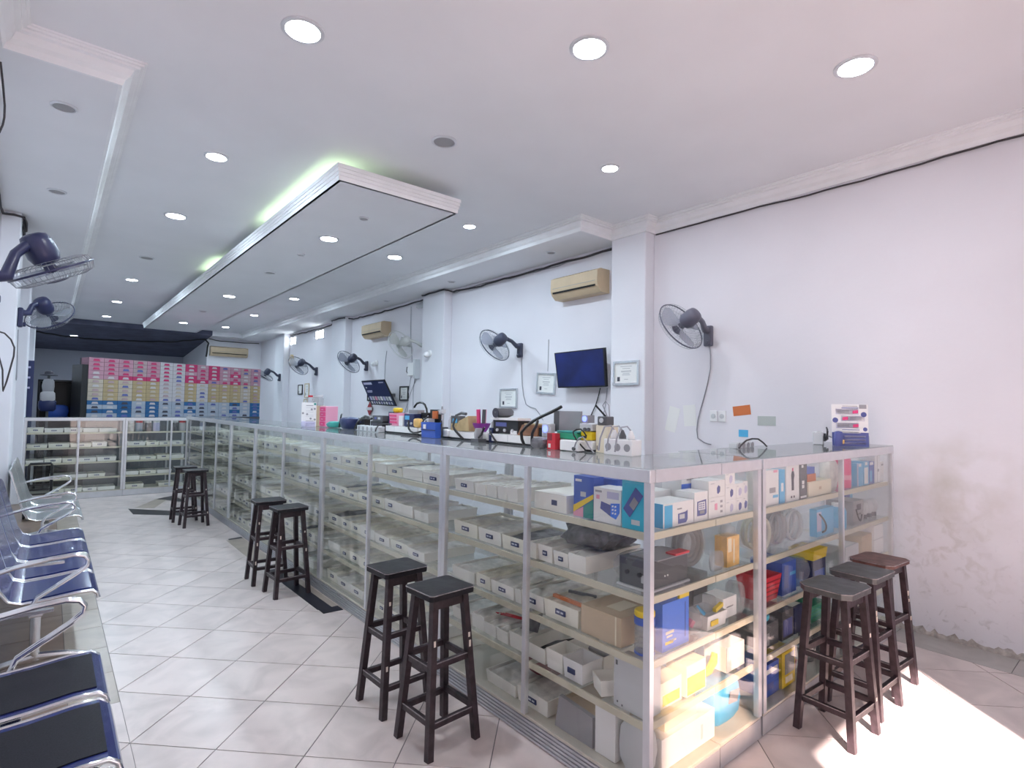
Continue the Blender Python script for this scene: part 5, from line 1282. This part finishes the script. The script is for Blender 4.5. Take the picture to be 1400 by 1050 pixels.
# ---- far counter: jars on the top right shelf
for i, x in enumerate((1.03, 1.15, 1.27, 1.39, 1.655, 1.765)):
    t = thing('snack_jar', f'round clear jar on the top shelf of the far counter, {ORD[i]} from left', 'jar', (x, KY+0.10, KSH[0]+0.001), 0, 'jars in the far counter')
    MB().lathe([(0.046, 0), (0.050, .01), (0.050, .125), (.044, .14)], n=18).build('glass', ['packets', 'rack_lightblue', 'packets_dark', 'lilac', 'packets_dark', 'rack_white'][i], t, 40)
    MB().lathe([(0.048, 0), (0.048, .028)], (0, 0, .1405), 18).build('lid', ['white', 'red', 'white', 'white', 'white', 'red'][i], t, 40)

# ------------------------------------------------------------------ repair bench clutter on the long counter's inner edge
ZT = H + 0.0005
LX0, LX1 = 2.10, 2.215
ZL_ = ZT + 0.058
def ledge(label, y0, y1):
    t = thing('white_ledge_box', label, 'ledge box', ((LX0+LX1)/2, (y0+y1)/2, ZT), 0, 'white boxes along the inner counter edge')
    w = LX1-LX0
    MB().box(-w/2+.01, -(y1-y0)/2+.004, 0, w/2, (y1-y0)/2-.004, 0.0115).build('base_strip', 'black', t)
    MB().box(-w/2, -(y1-y0)/2, 0.012, w/2, (y1-y0)/2, 0.056).build('box', 'white', t, bevel=0.003)
    MB().box(-w/2-.001, (y1-y0)*.2, 0.014, -w/2+.001, (y1-y0)*.2+.004, 0.054).build('seam', 'grey_light', t)
ledge('white ledge box under the soldering tools nearest the corner', 1.875, 2.14)
ledge('white ledge box under the brown wooden tray', 2.17, 2.70)
ledge('white ledge box under the tan wooden block', 2.74, 3.17)
ledge('white ledge box behind the blue tool tray', 3.19, 3.58)
ledge('white ledge box under the pink basket', 3.60, 4.10)
def strip(name, label, x, y, z, L, n, rotz, m='white', w=0.06, hgt=0.045):
    t = thing(name, label, 'power strip', (x, y, z), rotz, 'power strips')
    MB().box(-L/2, -w/2, 0, L/2, w/2, hgt).build('body', m, t, bevel=0.004)
    for k in range(n):
        xx = -L/2+L*(k+.5)/n
        sk = MB().lathe([(.020, 0), (.020, .003), (.015, .003), (.014, .001)], (xx, 0, hgt), 14).build('socket', 'grey_light', t, 40)
        MB().lathe([(.018, 0), (.018, .002)], (xx, -w/2, hgt/2), 14, (0, -1, 0)).build('face_socket', 'grey', t, 40)
    return t
strip('power_strip', 'white multi-socket strip on the counter beneath the black station', 2.08, 4.33, ZT, 0.40, 5, -PI/2, 'grey_light')
strip('power_strip', 'pinkish-white socket block with plugs at the counter corner', 2.12, 1.70, ZT, 0.17, 3, -PI/2, 'white', 0.075, 0.075)
for k, (dy, mm) in enumerate(((-.05, 'white'), (.0, 'grey_dark'), (.05, 'white'))):
    t = thing('plug', f'{ORD[k]} plug from the right in the corner socket block', 'plug', (2.12, 1.70+dy, ZT+0.0785), 0)
    MB().lathe([(.017, 0), (.018, .012), (.010, .03), (.006, .04)], n=12).build('head', mm, t, 40)
    MB().tube([(0, 0, .038), (-.015, .01, .06), (-.05, .02, .055), (-.075, .025, .0), (-.08, .03, -.06)], .004, 6).build('cord', 'cable_grey', t, 60)
strip('power_strip', 'long dark-plugged socket strip at the back of the wide showcase', 3.20, 1.665, ZT, 0.26, 4, 0.1, 'grey_light', 0.05, 0.03)
t = strip('power_strip', 'grey socket block with clipped plugs on the wide showcase', 4.10, 1.58, ZT, 0.14, 2, 0.3, 'grey_light', 0.06, 0.085)
MB().tube([(-.05, -.05, .03), (-.07, -.06, .09), (0, -.05, .115), (.07, -.05, .10), (.08, -.05, .03)], .006, 6).build('cord', 'cable_dark', t, 60)
MB().box(-.01, -.045, .02, .03, -.031, .075).build('plug', 'grey_dark', t)
cable('power_cable', 'grey cable from the clipped socket block to the card stand', [(4.17, 1.55, ZT+.06), (4.22, 1.50, ZT+.03), (4.27, 1.46, ZT+.012), (4.34, 1.46, ZT+.010)], 0.005, 'cable_grey')
cable('power_cable', 'dark cable arching over the long socket strip', [(3.06, 1.61, ZT+.006), (3.12, 1.595, ZT+.05), (3.25, 1.59, ZT+.055), (3.38, 1.60, ZT+.006)], 0.005, 'cable_dark')
t = strip('power_strip', 'grey two-socket outlet beside the printed card stand', 4.42, 1.44, ZT, 0.15, 2, -0.55, 'grey_light', 0.05, 0.06)
# printed card stands
def card_stand(label, x, y, rotz, w, hh, busy):
    t = thing('card_stand', label, 'card stand', (x, y, ZT), rotz, 'printed card stands')
    MB().add([(-w/2, 0, 0), (w/2, 0, 0), (w/2, .015, hh), (-w/2, .015, hh), (-w/2, .004, 0), (w/2, .004, 0), (w/2, .019, hh), (-w/2, .019, hh)], [(0,1,2,3),(7,6,5,4),(0,4,5,1),(1,5,6,2),(2,6,7,3),(3,7,4,0)]).build('card', 'white', t)
    MB().add([(-w*.2, .02, hh*.75), (w*.2, .02, hh*.75), (w*.2, .085, 0), (-w*.2, .085, 0), (-w*.2, .023, hh*.75), (w*.2, .023, hh*.75), (w*.2, .088, 0), (-w*.2, .088, 0)], [(0,1,2,3),(7,6,5,4),(0,4,5,1),(1,5,6,2),(2,6,7,3),(3,7,4,0)]).build('easel_back', 'carton', t)
    def pr_(u0, v0, u1, v1, mm):
        q = [((u-.5)*w, v*hh) for u, v in ((u0, v0), (u1, v0), (u1, v1), (u0, v1))]
        vs = [(x_, .015*z_/hh-.0008, z_) for x_, z_ in q] + [(x_, .015*z_/hh-.0001, z_) for x_, z_ in q]
        MB().add(vs, [(0,1,2,3),(7,6,5,4),(0,4,5,1),(1,5,6,2),(2,6,7,3),(3,7,4,0)]).build('print', mm, t)
    def disc(u, v, r, mm):
        q = [((u-.5)*w+math.cos(2*PI*i/14)*r, v*hh+math.sin(2*PI*i/14)*r) for i in range(14)]
        vs = [(x_, .015*z_/hh-.0014, z_) for x_, z_ in q] + [(x_, .015*z_/hh-.0004, z_) for x_, z_ in q]
        MB().add(vs, [tuple(range(14)), tuple(range(14, 28))[::-1]] + [(i, 14+i, 14+(i+1) % 14, (i+1) % 14) for i in range(14)]).build('print', mm, t)
    if busy:
        pr_(0, 0, 1, .33, 'ink_blue')
        for v in (.05, .13, .21): pr_(.34, v, .92, v+.045, 'lilac')
        pr_(.25, .31, .78, .37, 'white'); pr_(.28, .33, .74, .345, 'ink_grey')
        pr_(.28, .385, .76, .40, 'ink_blue'); pr_(.28, .905, .74, .925, 'ink_blue'); pr_(.30, .95, .72, .965, 'ink_grey')
        for v, ri in ((.43, 1), (.60, 0), (.76, 1)):
            pr_(.12 if ri else .26, v, .74 if ri else .90, v+.13, 'lilac')
            pr_(.13 if ri else .27, v+.006, .73 if ri else .89, v+.124, 'white')
            a = .58 if ri else .30
            q0 = (a, v+.02, a+.15, v+.10)
            MBp = [((q0[0]-.5)*w, q0[1]*hh), ((q0[2]-.5)*w, (q0[1]+.01)*hh), ((q0[2]-.5)*w, (q0[3]+.005)*hh), ((q0[0]-.5)*w, (q0[3]-.01)*hh)]
            vs = [(x_, .015*z_/hh-.0020, z_) for x_, z_ in MBp] + [(x_, .015*z_/hh-.0009, z_) for x_, z_ in MBp]
            MB().add(vs, [(0,1,2,3),(7,6,5,4),(0,4,5,1),(1,5,6,2),(2,6,7,3),(3,7,4,0)]).build('print', 'pink', t)
            b0 = .16 if ri else .50
            for kk in range(3): 
                q = [((u-.5)*w, vv*hh) for u, vv in ((b0, v+.03+kk*.03), (b0+.32, v+.03+kk*.03), (b0+.32, v+.04+kk*.03), (b0, v+.04+kk*.03))]
                vs = [(x_, .015*z_/hh-.0018, z_) for x_, z_ in q] + [(x_, .015*z_/hh-.0009, z_) for x_, z_ in q]
                MB().add(vs, [(0,1,2,3),(7,6,5,4),(0,4,5,1),(1,5,6,2),(2,6,7,3),(3,7,4,0)]).build('print', 'ink_grey', t)
        disc(.10, .62, .017, 'ink_blue'); disc(.88, .76, .017, 'ink_blue'); disc(.91, .41, .013, 'ink_blue')
        pr_(.76, .90, .96, .995, 'ink_grey')
        blob((-w*.36, -.022, .05), (.055, .04, .10), 71, amp=.05).build('figurine', 'ink_blue', t, 40)
        blob((-w*.26, -.030, .030), (.022, .02, .03), 72, amp=.05).build('figurine_accent', 'amber', t, 40)
    else:
        pr_(.22, 0, .95, .22, 'lilac'); pr_(.28, .05, .9, .07, 'ink_blue'); pr_(.28, .12, .9, .14, 'ink_blue')
        pr_(.30, .24, .8, .26, 'ink_grey'); pr_(.30, .86, .78, .89, 'ink_grey'); pr_(.82, .90, .98, .98, 'teal')
        for u, v in ((.1, .56), (.38, .52), (.68, .72), (.88, .74), (.62, .34), (.9, .30)): disc(u, v, .010, 'grey')
        for v in (.42, .48, .60, .66, .78): pr_(.3, v, .8, v+.012, 'grey_light')
        blob((-w*.36, -.016, .028), (.04, .03, .056), 73, amp=.05).build('figurine', 'lilac', t, 40)
    return t
card_stand('white and blue printed card stand on the right-hand showcase', 4.04, 1.36, -0.95, 0.215, 0.275, True)
card_stand('white printed card stand far along the long counter', 1.93, 5.36, -0.35, 0.135, 0.235, False)

def station(name, label, cat, y, dy, hh, m, x=None, z=None, dx=0.10, knobs=2, screen=True, facem='ink'):
    """boxy instrument facing the customer side (-x)"""
    x = 2.155 if x is None else x; z = ZL_ if z is None else z
    t = thing(name, label, cat, (x, y, z))
    MB().box(-dx/2, -dy/2, .003, dx/2, dy/2, hh).build('casing', m, t, bevel=0.004)
    if screen: MB().box(-dx/2-.002, -dy*.05, hh*.55, -dx/2+.001, dy*.38, hh*.85).build('screen', facem, t)
    for k in range(knobs): MB().cyl((-dx/2, -dy*.3+k*dy*.3, hh*.28), (-dx/2-.010, -dy*.3+k*dy*.3, hh*.28), .009, n=12).build('knob', 'grey_light' if m in ('black', 'grey_dark', 'navy') else 'grey_dark', t, 40)
    for sx in (-1, 1): MB().box(-dx*.4, sx*dy*.42-.006, 0, dx*.4, sx*dy*.42+.006, .0028).build('foot', 'rubber', t)
    return t
# from the far end towards the corner
pbox('carton', 'tall brown carton standing behind the far card stand', 'carton', 2.02, 5.52, ZT, 2.16, 5.78, ZT+0.205, 'carton')
for k, (yy, mm) in enumerate(((5.70, 'pink_soft'), (5.56, 'rack_lightblue'))):
    t = thing('sweet_jar', ('red-lidded' if k == 0 else 'pale') + ' jar on the tall brown carton', 'jar', (2.09, yy, ZT+0.2065))
    MB().lathe([(.05, 0), (.054, .01), (.054, .07), (.045, .085)], n=18).build('jar', 'bag_plastic', t, 40)
    MB().lathe([(.05, 0), (.05, .018)], (0, 0, .0855), 18).build('lid', 'red' if k == 0 else 'grey_light', t, 40)
t = thing('drawer_tower', 'small bright pink plastic drawer tower', 'drawer unit', (2.10, 5.29, ZT+0.001))
MB().box(-.06, -.075, 0, .06, .075, .20).build('frame', 'pink_soft', t, bevel=.004)
for k in range(4): 
    dd = MB().box(-.066, -.066, .012+k*.046, -.0605, .066, .052+k*.046).build('drawer', 'pink', t)
    MB().box(-.070, -.02, .026+k*.046, -.0665, .02, .034+k*.046).build('pull', 'pink_soft', dd)
tag(blob((2.08, 5.10, ZT+0.032), (0.12, 0.12, 0.060), 81, amp=.3).build('tool_heap', 'teal', None, 40), 'dark green heap of small tools by the pink drawers', 'tools', kind='stuff')
tag(blob((2.10, 4.80, ZT+0.055), (0.14, 0.18, 0.108), 82, amp=.15).build('black_pouch', 'navy', None, 40), 'dark blue soft tool pouch on the counter', 'pouch')
cable('tool_cable', 'thick black cable looping by the dark blue pouch', [(2.05, 4.915, ZT+.01), (2.07, 4.93, ZT+.10), (2.09, 4.96, ZT+.13), (2.10, 5.0, ZT+.10), (2.11, 5.01, ZT+.01)], .008, 'cable_black')
station('hot_air_station', 'black hot air station with grey knobs above the socket strip', 'soldering station', 4.30, .22, .085, 'black', z=ZT, x=2.165)
cable('hot_air_hose', 'thick black hose arching left of the black station', [(2.10, 4.66, ZT+.01), (2.10, 4.62, ZT+.07), (2.12, 4.52, ZT+.12), (2.14, 4.44, ZT+.10)], .012, 'cable_black')
pbox('parts_case', 'teal-topped dark case behind the black station', 'case', 2.165, 4.105, ZT, 2.215, 4.18, ZT+.165, 'navy', [('t', 0, 0, 1, 1, 'teal')])
t = thing('storage_basket', 'pink mesh basket with yellow packets on the ledge', 'basket', (2.105, 4.055, ZL_+.001), -PI/2)
tray_mesh(.13, .09, .10, tp=.008).build('basket', 'pink_soft', t)
for k in range(3): MB().box(.010, -.003+.002*(2-k), .02+k*.026, .12, .004+.002*(2-k), .034+k*.026).build('rib', 'pink', t)
tag(blob((2.150, 3.99, ZL_+.125), (.06, .09, .04), 83, amp=.2).build('yellow_packet', 'yellow', None, 40), 'yellow packet on top of the pink mesh basket', 'packet')
pbox('white_bottle_box', 'small white box right of the pink mesh basket', 'box', 2.11, 3.84, ZL_, 2.16, 3.90, ZL_+.08, 'white')
station('soldering_station', 'navy soldering station right of the small white box', 'soldering station', 3.735, .15, .10, 'navy', knobs=2, facem='sky_blue')
tag(MB().box(2.14, 3.665, ZL_+.1015, 2.20, 3.80, ZL_+.13).build('grey_instrument', 'grey', None), 'grey instrument lying on the navy soldering station', 'instrument')
tag(blob((2.115, 3.61, ZL_+.036), (.05, .09, .066), 84, amp=.15).build('amber_sponge', 'amber', None, 40), 'amber cleaning sponge on the ledge', 'sponge')
cable('hot_air_hose', 'black hose arching high over the amber sponge', [(2.13, 3.70, ZL_+.15), (2.13, 3.66, ZL_+.18), (2.13, 3.58, ZL_+.185), (2.13, 3.52, ZL_+.14), (2.13, 3.50, ZL_+.02)], .008, 'cable_black')
cable('hot_air_hose', 'black hose loop hanging in front of the ledge', [(2.085, 3.70, ZL_+.05), (2.075, 3.68, ZL_-.01), (2.07, 3.60, ZT+.02), (2.075, 3.50, ZT+.035), (2.09, 3.43, ZL_+.01)], .007, 'cable_black')
pbox('grey_module', 'small grey module with a screw on the ledge', 'module', 2.11, 3.455, ZL_, 2.16, 3.53, ZL_+.07, 'grey_light', [('l', .4, .6, .6, .8, 'ink')])
pbox('black_monitor', 'small black monitor behind the orange handled tool', 'monitor', 2.185, 3.40, ZL_, 2.205, 3.56, ZL_+.135, 'black')
t = thing('microscope', 'orange and white stereo microscope head on the bench', 'microscope', (2.16, 3.38, ZL_+.001))
MB().box(-.045, -.05, 0, .04, .05, .012).build('base', 'grey_dark', t)
MB().cyl((.02, 0, .012), (.02, 0, .14), .010).build('post', 'chrome_worn', t, 40)
MB().bar((.02, .04, .115), (-.03, -.09, .125), .03, .028).build('arm', 'grey_light', t)
MB().cyl((-.02, .035, .07), (-.02, .035, .125), .022).build('orange_body', 'orange', t, 40)
MB().cyl((-.03, -.07, .10), (-.03, -.07, .16), .010, .006).build('eyepiece', 'grey', t, 40)
t = thing('tool_bin', 'deep blue plastic tool tray hanging over the ledge edge', 'tool tray', (2.04, 3.32, ZT+.001))
tray_mesh(.055, .19, .105, tp=.004).build('bin', 'blue', t, loc=(-.02, -.10, 0))
MB().box(-.026, .02, .06, -.0205, .05, .09).build('clip', 'white', t)
MB().box(-.024, -.10, .05, -.0205, .085, .056).build('ridge', 'navy', t)
cable('soldering_lead', 'black soldering lead drooping right of the blue tool tray', [(2.08, 3.24, ZL_+.06), (2.06, 3.20, ZT+.07), (2.05, 3.18, ZT+.03), (2.05, 3.19, ZT+.01)], .007, 'cable_black')
t = thing('wooden_block', 'tan wooden tool block with slanted top', 'tool block', (2.14, 3.02, ZL_+.001))
MB().add([(-.045, -.085, 0), (.045, -.085, 0), (.045, .085, 0), (-.045, .085, 0), (-.045, -.075, .10), (.045, -.075, .10), (.045, .03, .065), (-.045, .03, .065)], [(0,3,2,1),(4,5,6,7),(0,1,5,4),(1,2,6,5),(2,3,7,6),(3,0,4,7)]).build('block', 'wood_light', t)
MB().tube([(-.03, .09, .10), (-.03, .02, .118), (-.03, -.03, .112)], [.007, .010, .010], 8).build('iron_handle', 'grey_dark', t, 60)
t = thing('organiser_bowl', 'dark purple bowl holding pink and dark tubes', 'bowl', (2.15, 2.87, ZL_+.001))
MB().lathe([(.03, 0), (.05, .03), (.06, .055), (.056, .055), (.046, .03), (.0, .008)], n=20).build('bowl', 'purple', t, 40)
for k, (a_, mm) in enumerate(((0.2, 'pink_soft'), (1.7, 'purple'), (3.1, 'pink'), (4.6, 'grey_dark'))):
    tag(MB().cyl((2.15+math.cos(a_)*.022, 2.87+math.sin(a_)*.022, ZL_+.02), (2.15+math.cos(a_)*.03, 2.87+math.sin(a_)*.03, ZL_+.145), .012, n=10).build('paint_tube', mm, None, 40), f'{["pale pink", "violet", "pink", "dark"][k]} tube standing in the purple bowl', 'tube')
t = thing('clamp_vise', 'grey metal clamp with black lever in front of the ledge', 'clamp', (2.06, 2.78, ZT+.001))
MB().box(-.03, -.04, 0, .03, .04, .02).build('base', 'grey_dark', t)
MB().lathe([(.026, .0205), (.03, .05), (.02, .085)], n=14).build('body', 'grey', t, 40)
MB().tube([(-.02, -.03, .03), (-.03, -.07, .05), (-.03, -.10, .095)], .007, 8).build('lever', 'black', t, 60)
station('oscilloscope', 'black instrument with pale labels under the white shelf board', 'instrument', 2.585, .24, .082, 'black', knobs=3, facem='ink_blue', x=2.165)
tag(MB().box(2.105, 2.46, ZL_+.084, 2.21, 2.72, ZL_+.098).build('shelf_board', 'white', None), 'white board lying on the black instrument', 'board')
t = thing('speaker', 'black oval speaker on the white board', 'speaker', (2.155, 2.655, ZL_+.0990))
MB().lathe([(.03, 0), (.062, .012), (.066, .035), (.05, .055)], n=20).build('body', 'grey_dark', t, 50)
MB().lathe([(.03, 0), (.03, .004)], (-.060, 0, .028), 14, (-1, 0, 0)).build('grille', 'ink', t, 40)
t = thing('tool_chest', 'reddish-brown wooden tray with slanted end', 'wooden tray', (2.15, 2.37, ZL_+.001))
MB().add([(-.045, -.085, 0), (.045, -.085, 0), (.045, .09, 0), (-.045, .09, 0), (-.045, -.085, .062), (.045, -.085, .062), (.045, .05, .062), (-.045, .05, .062)], [(0,3,2,1),(4,5,6,7),(0,1,5,4),(1,2,6,5),(2,3,7,6),(3,0,4,7)]).build('box', 'wood', t)
MB().box(-.047, -.08, .0625, .047, .03, .070).build('lid', 'wood_light', t)
pbox('white_packet', 'tiny white packet left of the brown wooden tray', 'packet', 2.11, 2.475, ZL_, 2.14, 2.53, ZL_+.022, 'white')
t = thing('laptop_screen', 'grey square screen panel at the bench', 'screen', (2.185, 2.115, ZL_+.001))
MB().box(-.008, -.085, .035, .008, .075, .145).build('panel', 'grey', t)
MB().box(-.0095, .075, .03, .012, .115, .145).build('side', 'grey_dark', t)
MB().box(-.02, -.05, 0, .02, .05, .035).build('stand', 'grey_dark', t)
t = thing('desk_fan', 'small grey box fan with a blue glow', 'desk fan', (2.13, 2.225, ZL_+.001))
MB().box(-.025, -.03, 0, .025, .03, .075).build('casing', 'grey_light', t, bevel=.006)
MB().lathe([(.020, 0), (.020, .003)], (-.0252, 0, .045), 16, (-1, 0, 0)).build('light', 'led_blue', t, 40)
cable('jointed_boom', 'thick black jointed arm rising past the grey screen', [(2.07, 2.36, ZT+.01), (2.065, 2.38, ZL_+.02), (2.09, 2.30, ZL_+.09), (2.12, 2.19, ZL_+.14), (2.135, 2.13, ZL_+.17)], .009, 'cable_black')
t = thing('tool_case', 'flat green case on the bench', 'case', (2.12, 2.04, ZL_+.001))
MB().box(-.04, -.08, 0, .035, .07, .032).build('body', 'green', t, bevel=.004)
MB().box(-.04, -.08, .0325, .035, .07, .042).build('lid', 'teal', t, bevel=.003)
pbox('red_box', 'narrow red and dark box standing on the counter', 'box', 2.045, 2.085, ZT, 2.085, 2.145, ZT+.085, 'red', [('l', .0, .55, .6, 1, 'dark_red'), ('l', .15, .1, .45, .35, 'white')])
tag(blob((2.05, 2.21, ZT+.030), (.06, .10, .058), 86, amp=.3).build('wire_heap', 'packets_dark', None, 40), 'dark heap of wires left of the narrow red box', 'wires', kind='stuff')
station('power_supply', 'white power supply unit with a dark knob at the ledge end', 'power supply', 1.985, .13, .056, 'white', x=2.07, z=ZT, knobs=1, screen=False, dx=.05)
station('tester_box', 'grey tester box with two knobs stacked on the yellow box', 'tester', 1.93, .085, .040, 'grey_light', z=ZL_+.0445, knobs=2, screen=False, dx=.09)
pbox('yellow_box', 'small yellow box under the grey tester', 'box', 2.11, 1.888, ZL_, 2.20, 1.972, ZL_+.042, 'yellow', [('l', .1, .2, .6, .5, 'ink')])
pbox('cream_carton', 'cream upright carton at the end of the ledge', 'carton', 2.12, 1.80, ZT, 2.21, 1.868, ZT+.135, 'cream', [('l', .1, .1, .16, .25, 'ink')])
t = thing('small_gauge', 'blue-lit small gauge on the grey tester', 'gauge', (2.15, 1.95, ZL_+.0865))
MB().box(-.025, -.022, 0, .025, .022, .04).build('body', 'grey', t)
MB().lathe([(.014, 0), (.014, .004)], (-.0252, 0, .022), 14, (-1, 0, 0)).build('dial', 'led_blue', t, 40)
t = thing('clip_holder', 'dark clamp head with thin rods above the cream carton', 'clamp', (2.16, 1.84, ZT+.1365))
MB().box(-.03, -.03, 0, .03, .03, .045).build('body', 'grey_dark', t, bevel=.005)
MB().lathe([(.012, 0), (.012, .006)], (-.0305, 0, .025), 12, (-1, 0, 0)).build('dial', 'grey_light', t, 40)
MB().tube([(0, .0, .045), (-.02, .05, .10)], .005, 6).build('rod', 'black', t, 60)
MB().tube([(0, -.01, .045), (0, .02, .10), (0, 0, .125), (0, -.02, .10), (.0, -.025, .045)], .003, 6).build('wire_loop', 'cable_grey', t, 60)
cable('soldering_lead', 'black lead coiled in front of the yellow box', [(2.07, 1.89, ZT+.01), (2.055, 1.94, ZT+.06), (2.06, 1.97, ZT+.10), (2.075, 1.93, ZT+.115), (2.085, 1.90, ZT+.08)], .004, 'cable_black')
# more bench clutter between and behind the tools
for (nm, lab, cat_, y0, y1, x0, x1, zb, hh, mm, pr_) in (
    ('black_module', 'black module behind the dark blue tool pouch', 'module', 4.62, 4.76, 2.16, 2.215, ZT, .10, 'black', [('l', .1, .6, .5, .85, 'ink_blue')]),
    ('dark_instrument', 'dark instrument stacked on the black hot air station', 'instrument', 4.20, 4.38, 2.12, 2.21, ZT+.0865, .045, 'grey_dark', [('l', .55, .3, .8, .7, 'grey_light'), ('l', .2, .3, .4, .7, 'ink_blue')]),
    ('black_case', 'black case behind the amber sponge', 'case', 3.585, 3.655, 2.165, 2.21, ZL_, .11, 'black', [('l', .2, .2, .8, .5, 'ink_blue')]),
    ('dark_spray_box', 'dark box between the microscope and the wooden block', 'box', 3.14, 3.25, 2.165, 2.21, ZL_, .095, 'grey_dark', [('l', .2, .5, .7, .8, 'sky_blue')]),
    ('spice_tin', 'olive tin left of the tan wooden block', 'tin', 3.115, 3.165, 2.11, 2.15, ZL_, .045, 'wood_light', []),
    ('navy_module', 'navy module left of the brown wooden tray', 'module', 2.702, 2.738, 2.11, 2.16, ZT, .09, 'navy', [('l', .2, .5, .6, .8, 'grey_light')]),
    ('black_adapter', 'black adapter right of the brown wooden tray', 'adapter', 2.262, 2.28, 2.11, 2.16, ZL_, .05, 'black', []),
    ('grey_module', 'grey module with dark opening right of the wooden tray', 'module', 2.175, 2.192, 2.10, 2.13, ZL_, .06, 'grey_light', []),
    ('clear_box', 'small clear box with yellow lid behind the white power supply', 'box', 2.0, 2.04, 2.165, 2.21, ZT+.06, .05, 'cream', [('t', 0, 0, 1, 1, 'yellow')])):
    pbox(nm, lab, cat_, x0, y0, zb, x1, y1, zb+hh, mm, pr_)
for i, (pts, r, mm, lab) in enumerate((
    ([(2.03, 4.54, ZT+.008), (2.03, 4.50, ZT+.06), (2.05, 4.44, ZT+.10), (2.10, 4.37, ZT+.10)], .006, 'cable_black', 'black lead looping before the black hot air station'),
    ([(2.03, 4.14, ZT+.008), (2.04, 4.12, ZT+.05), (2.07, 4.09, ZL_+.012), (2.10, 4.0, ZL_+.012)], .005, 'cable_dark', 'dark lead from the socket strip to the pink basket'),
    ([(2.08, 3.46, ZT+.006), (2.05, 3.45, ZT+.07), (2.06, 3.44, ZL_+.06), (2.09, 3.42, ZL_+.09)], .006, 'cable_black', 'black lead rising beside the blue tool tray'),
    ([(2.085, 2.98, ZT+.006), (2.06, 3.02, ZT+.05), (2.07, 3.08, ZL_+.03), (2.10, 3.10, ZL_+.08)], .008, 'cable_black', 'black lead rising before the tan wooden block'),
    ([(2.08, 2.62, ZT+.006), (2.07, 2.66, ZT+.05), (2.085, 2.70, ZL_+.015)], .006, 'cable_black', 'black lead below the black instrument'),
    ([(2.05, 2.27, ZT+.006), (2.04, 2.26, ZL_+.02), (2.05, 2.24, ZL_+.06), (2.07, 2.25, ZL_+.09)], .008, 'cable_black', 'thick black lead left of the small box fan'),
    ([(2.045, 1.95, ZT+.006), (2.03, 1.92, ZT+.05), (2.035, 1.88, ZT+.08), (2.06, 1.86, ZT+.03), (2.05, 1.82, ZT+.006)], .004, 'cable_grey', 'pale lead looping by the corner socket block'),
    ([(1.98, 3.62, ZT+.004), (1.97, 3.56, ZT+.004), (1.99, 3.48, ZT+.004), (2.02, 3.43, ZT+.004)], .004, 'cable_dark', 'thin wire lying flat on the counter glass'))):
    cable('loose_cable', lab, pts, r, mm)
for k, (y, mm) in enumerate(((4.02, 'orange'), (3.30, 'grey_light'), (2.80, 'grey'), (2.70, 'teal'))):
    t = thing('flux_bottle', f'{["orange", "white", "grey", "teal"][k]} nozzle bottle standing at the back of the bench', 'bottle', (2.195, y, ZL_+.001 if k else ZL_+.001))
    MB().lathe([(.014, 0), (.016, .006), (.016, .06), (.007, .072), (.006, .085)], n=14).build('body', mm, t, 40)
    MB().lathe([(.006, 0), (.002, .028)], (0, 0, .0855), 10).build('nozzle', 'white', t, 40)
# extra film bags in the short showcase
for (c, sz, sd, lab) in (((2.30, Y0+0.02, z2_+0.045), (0.10, 0.03, 0.085), 61, 'flat crinkled film pack before the black coil'),
                         ((2.415, Y0+0.23, z2_+0.10), (0.11, 0.10, 0.19), 62, 'clear film bundle behind the amber pack'),
                         ((2.24, Y0+0.25, z3_+0.085), (0.18, 0.16, 0.165), 63, 'dark bagged goods at the back of the third shelf')):
    tag(blob(c, sz, sd, amp=.2).build('film_bag', 'bag_plastic' if sd != 63 else 'packets_dark', None, 40), lab, 'bag')
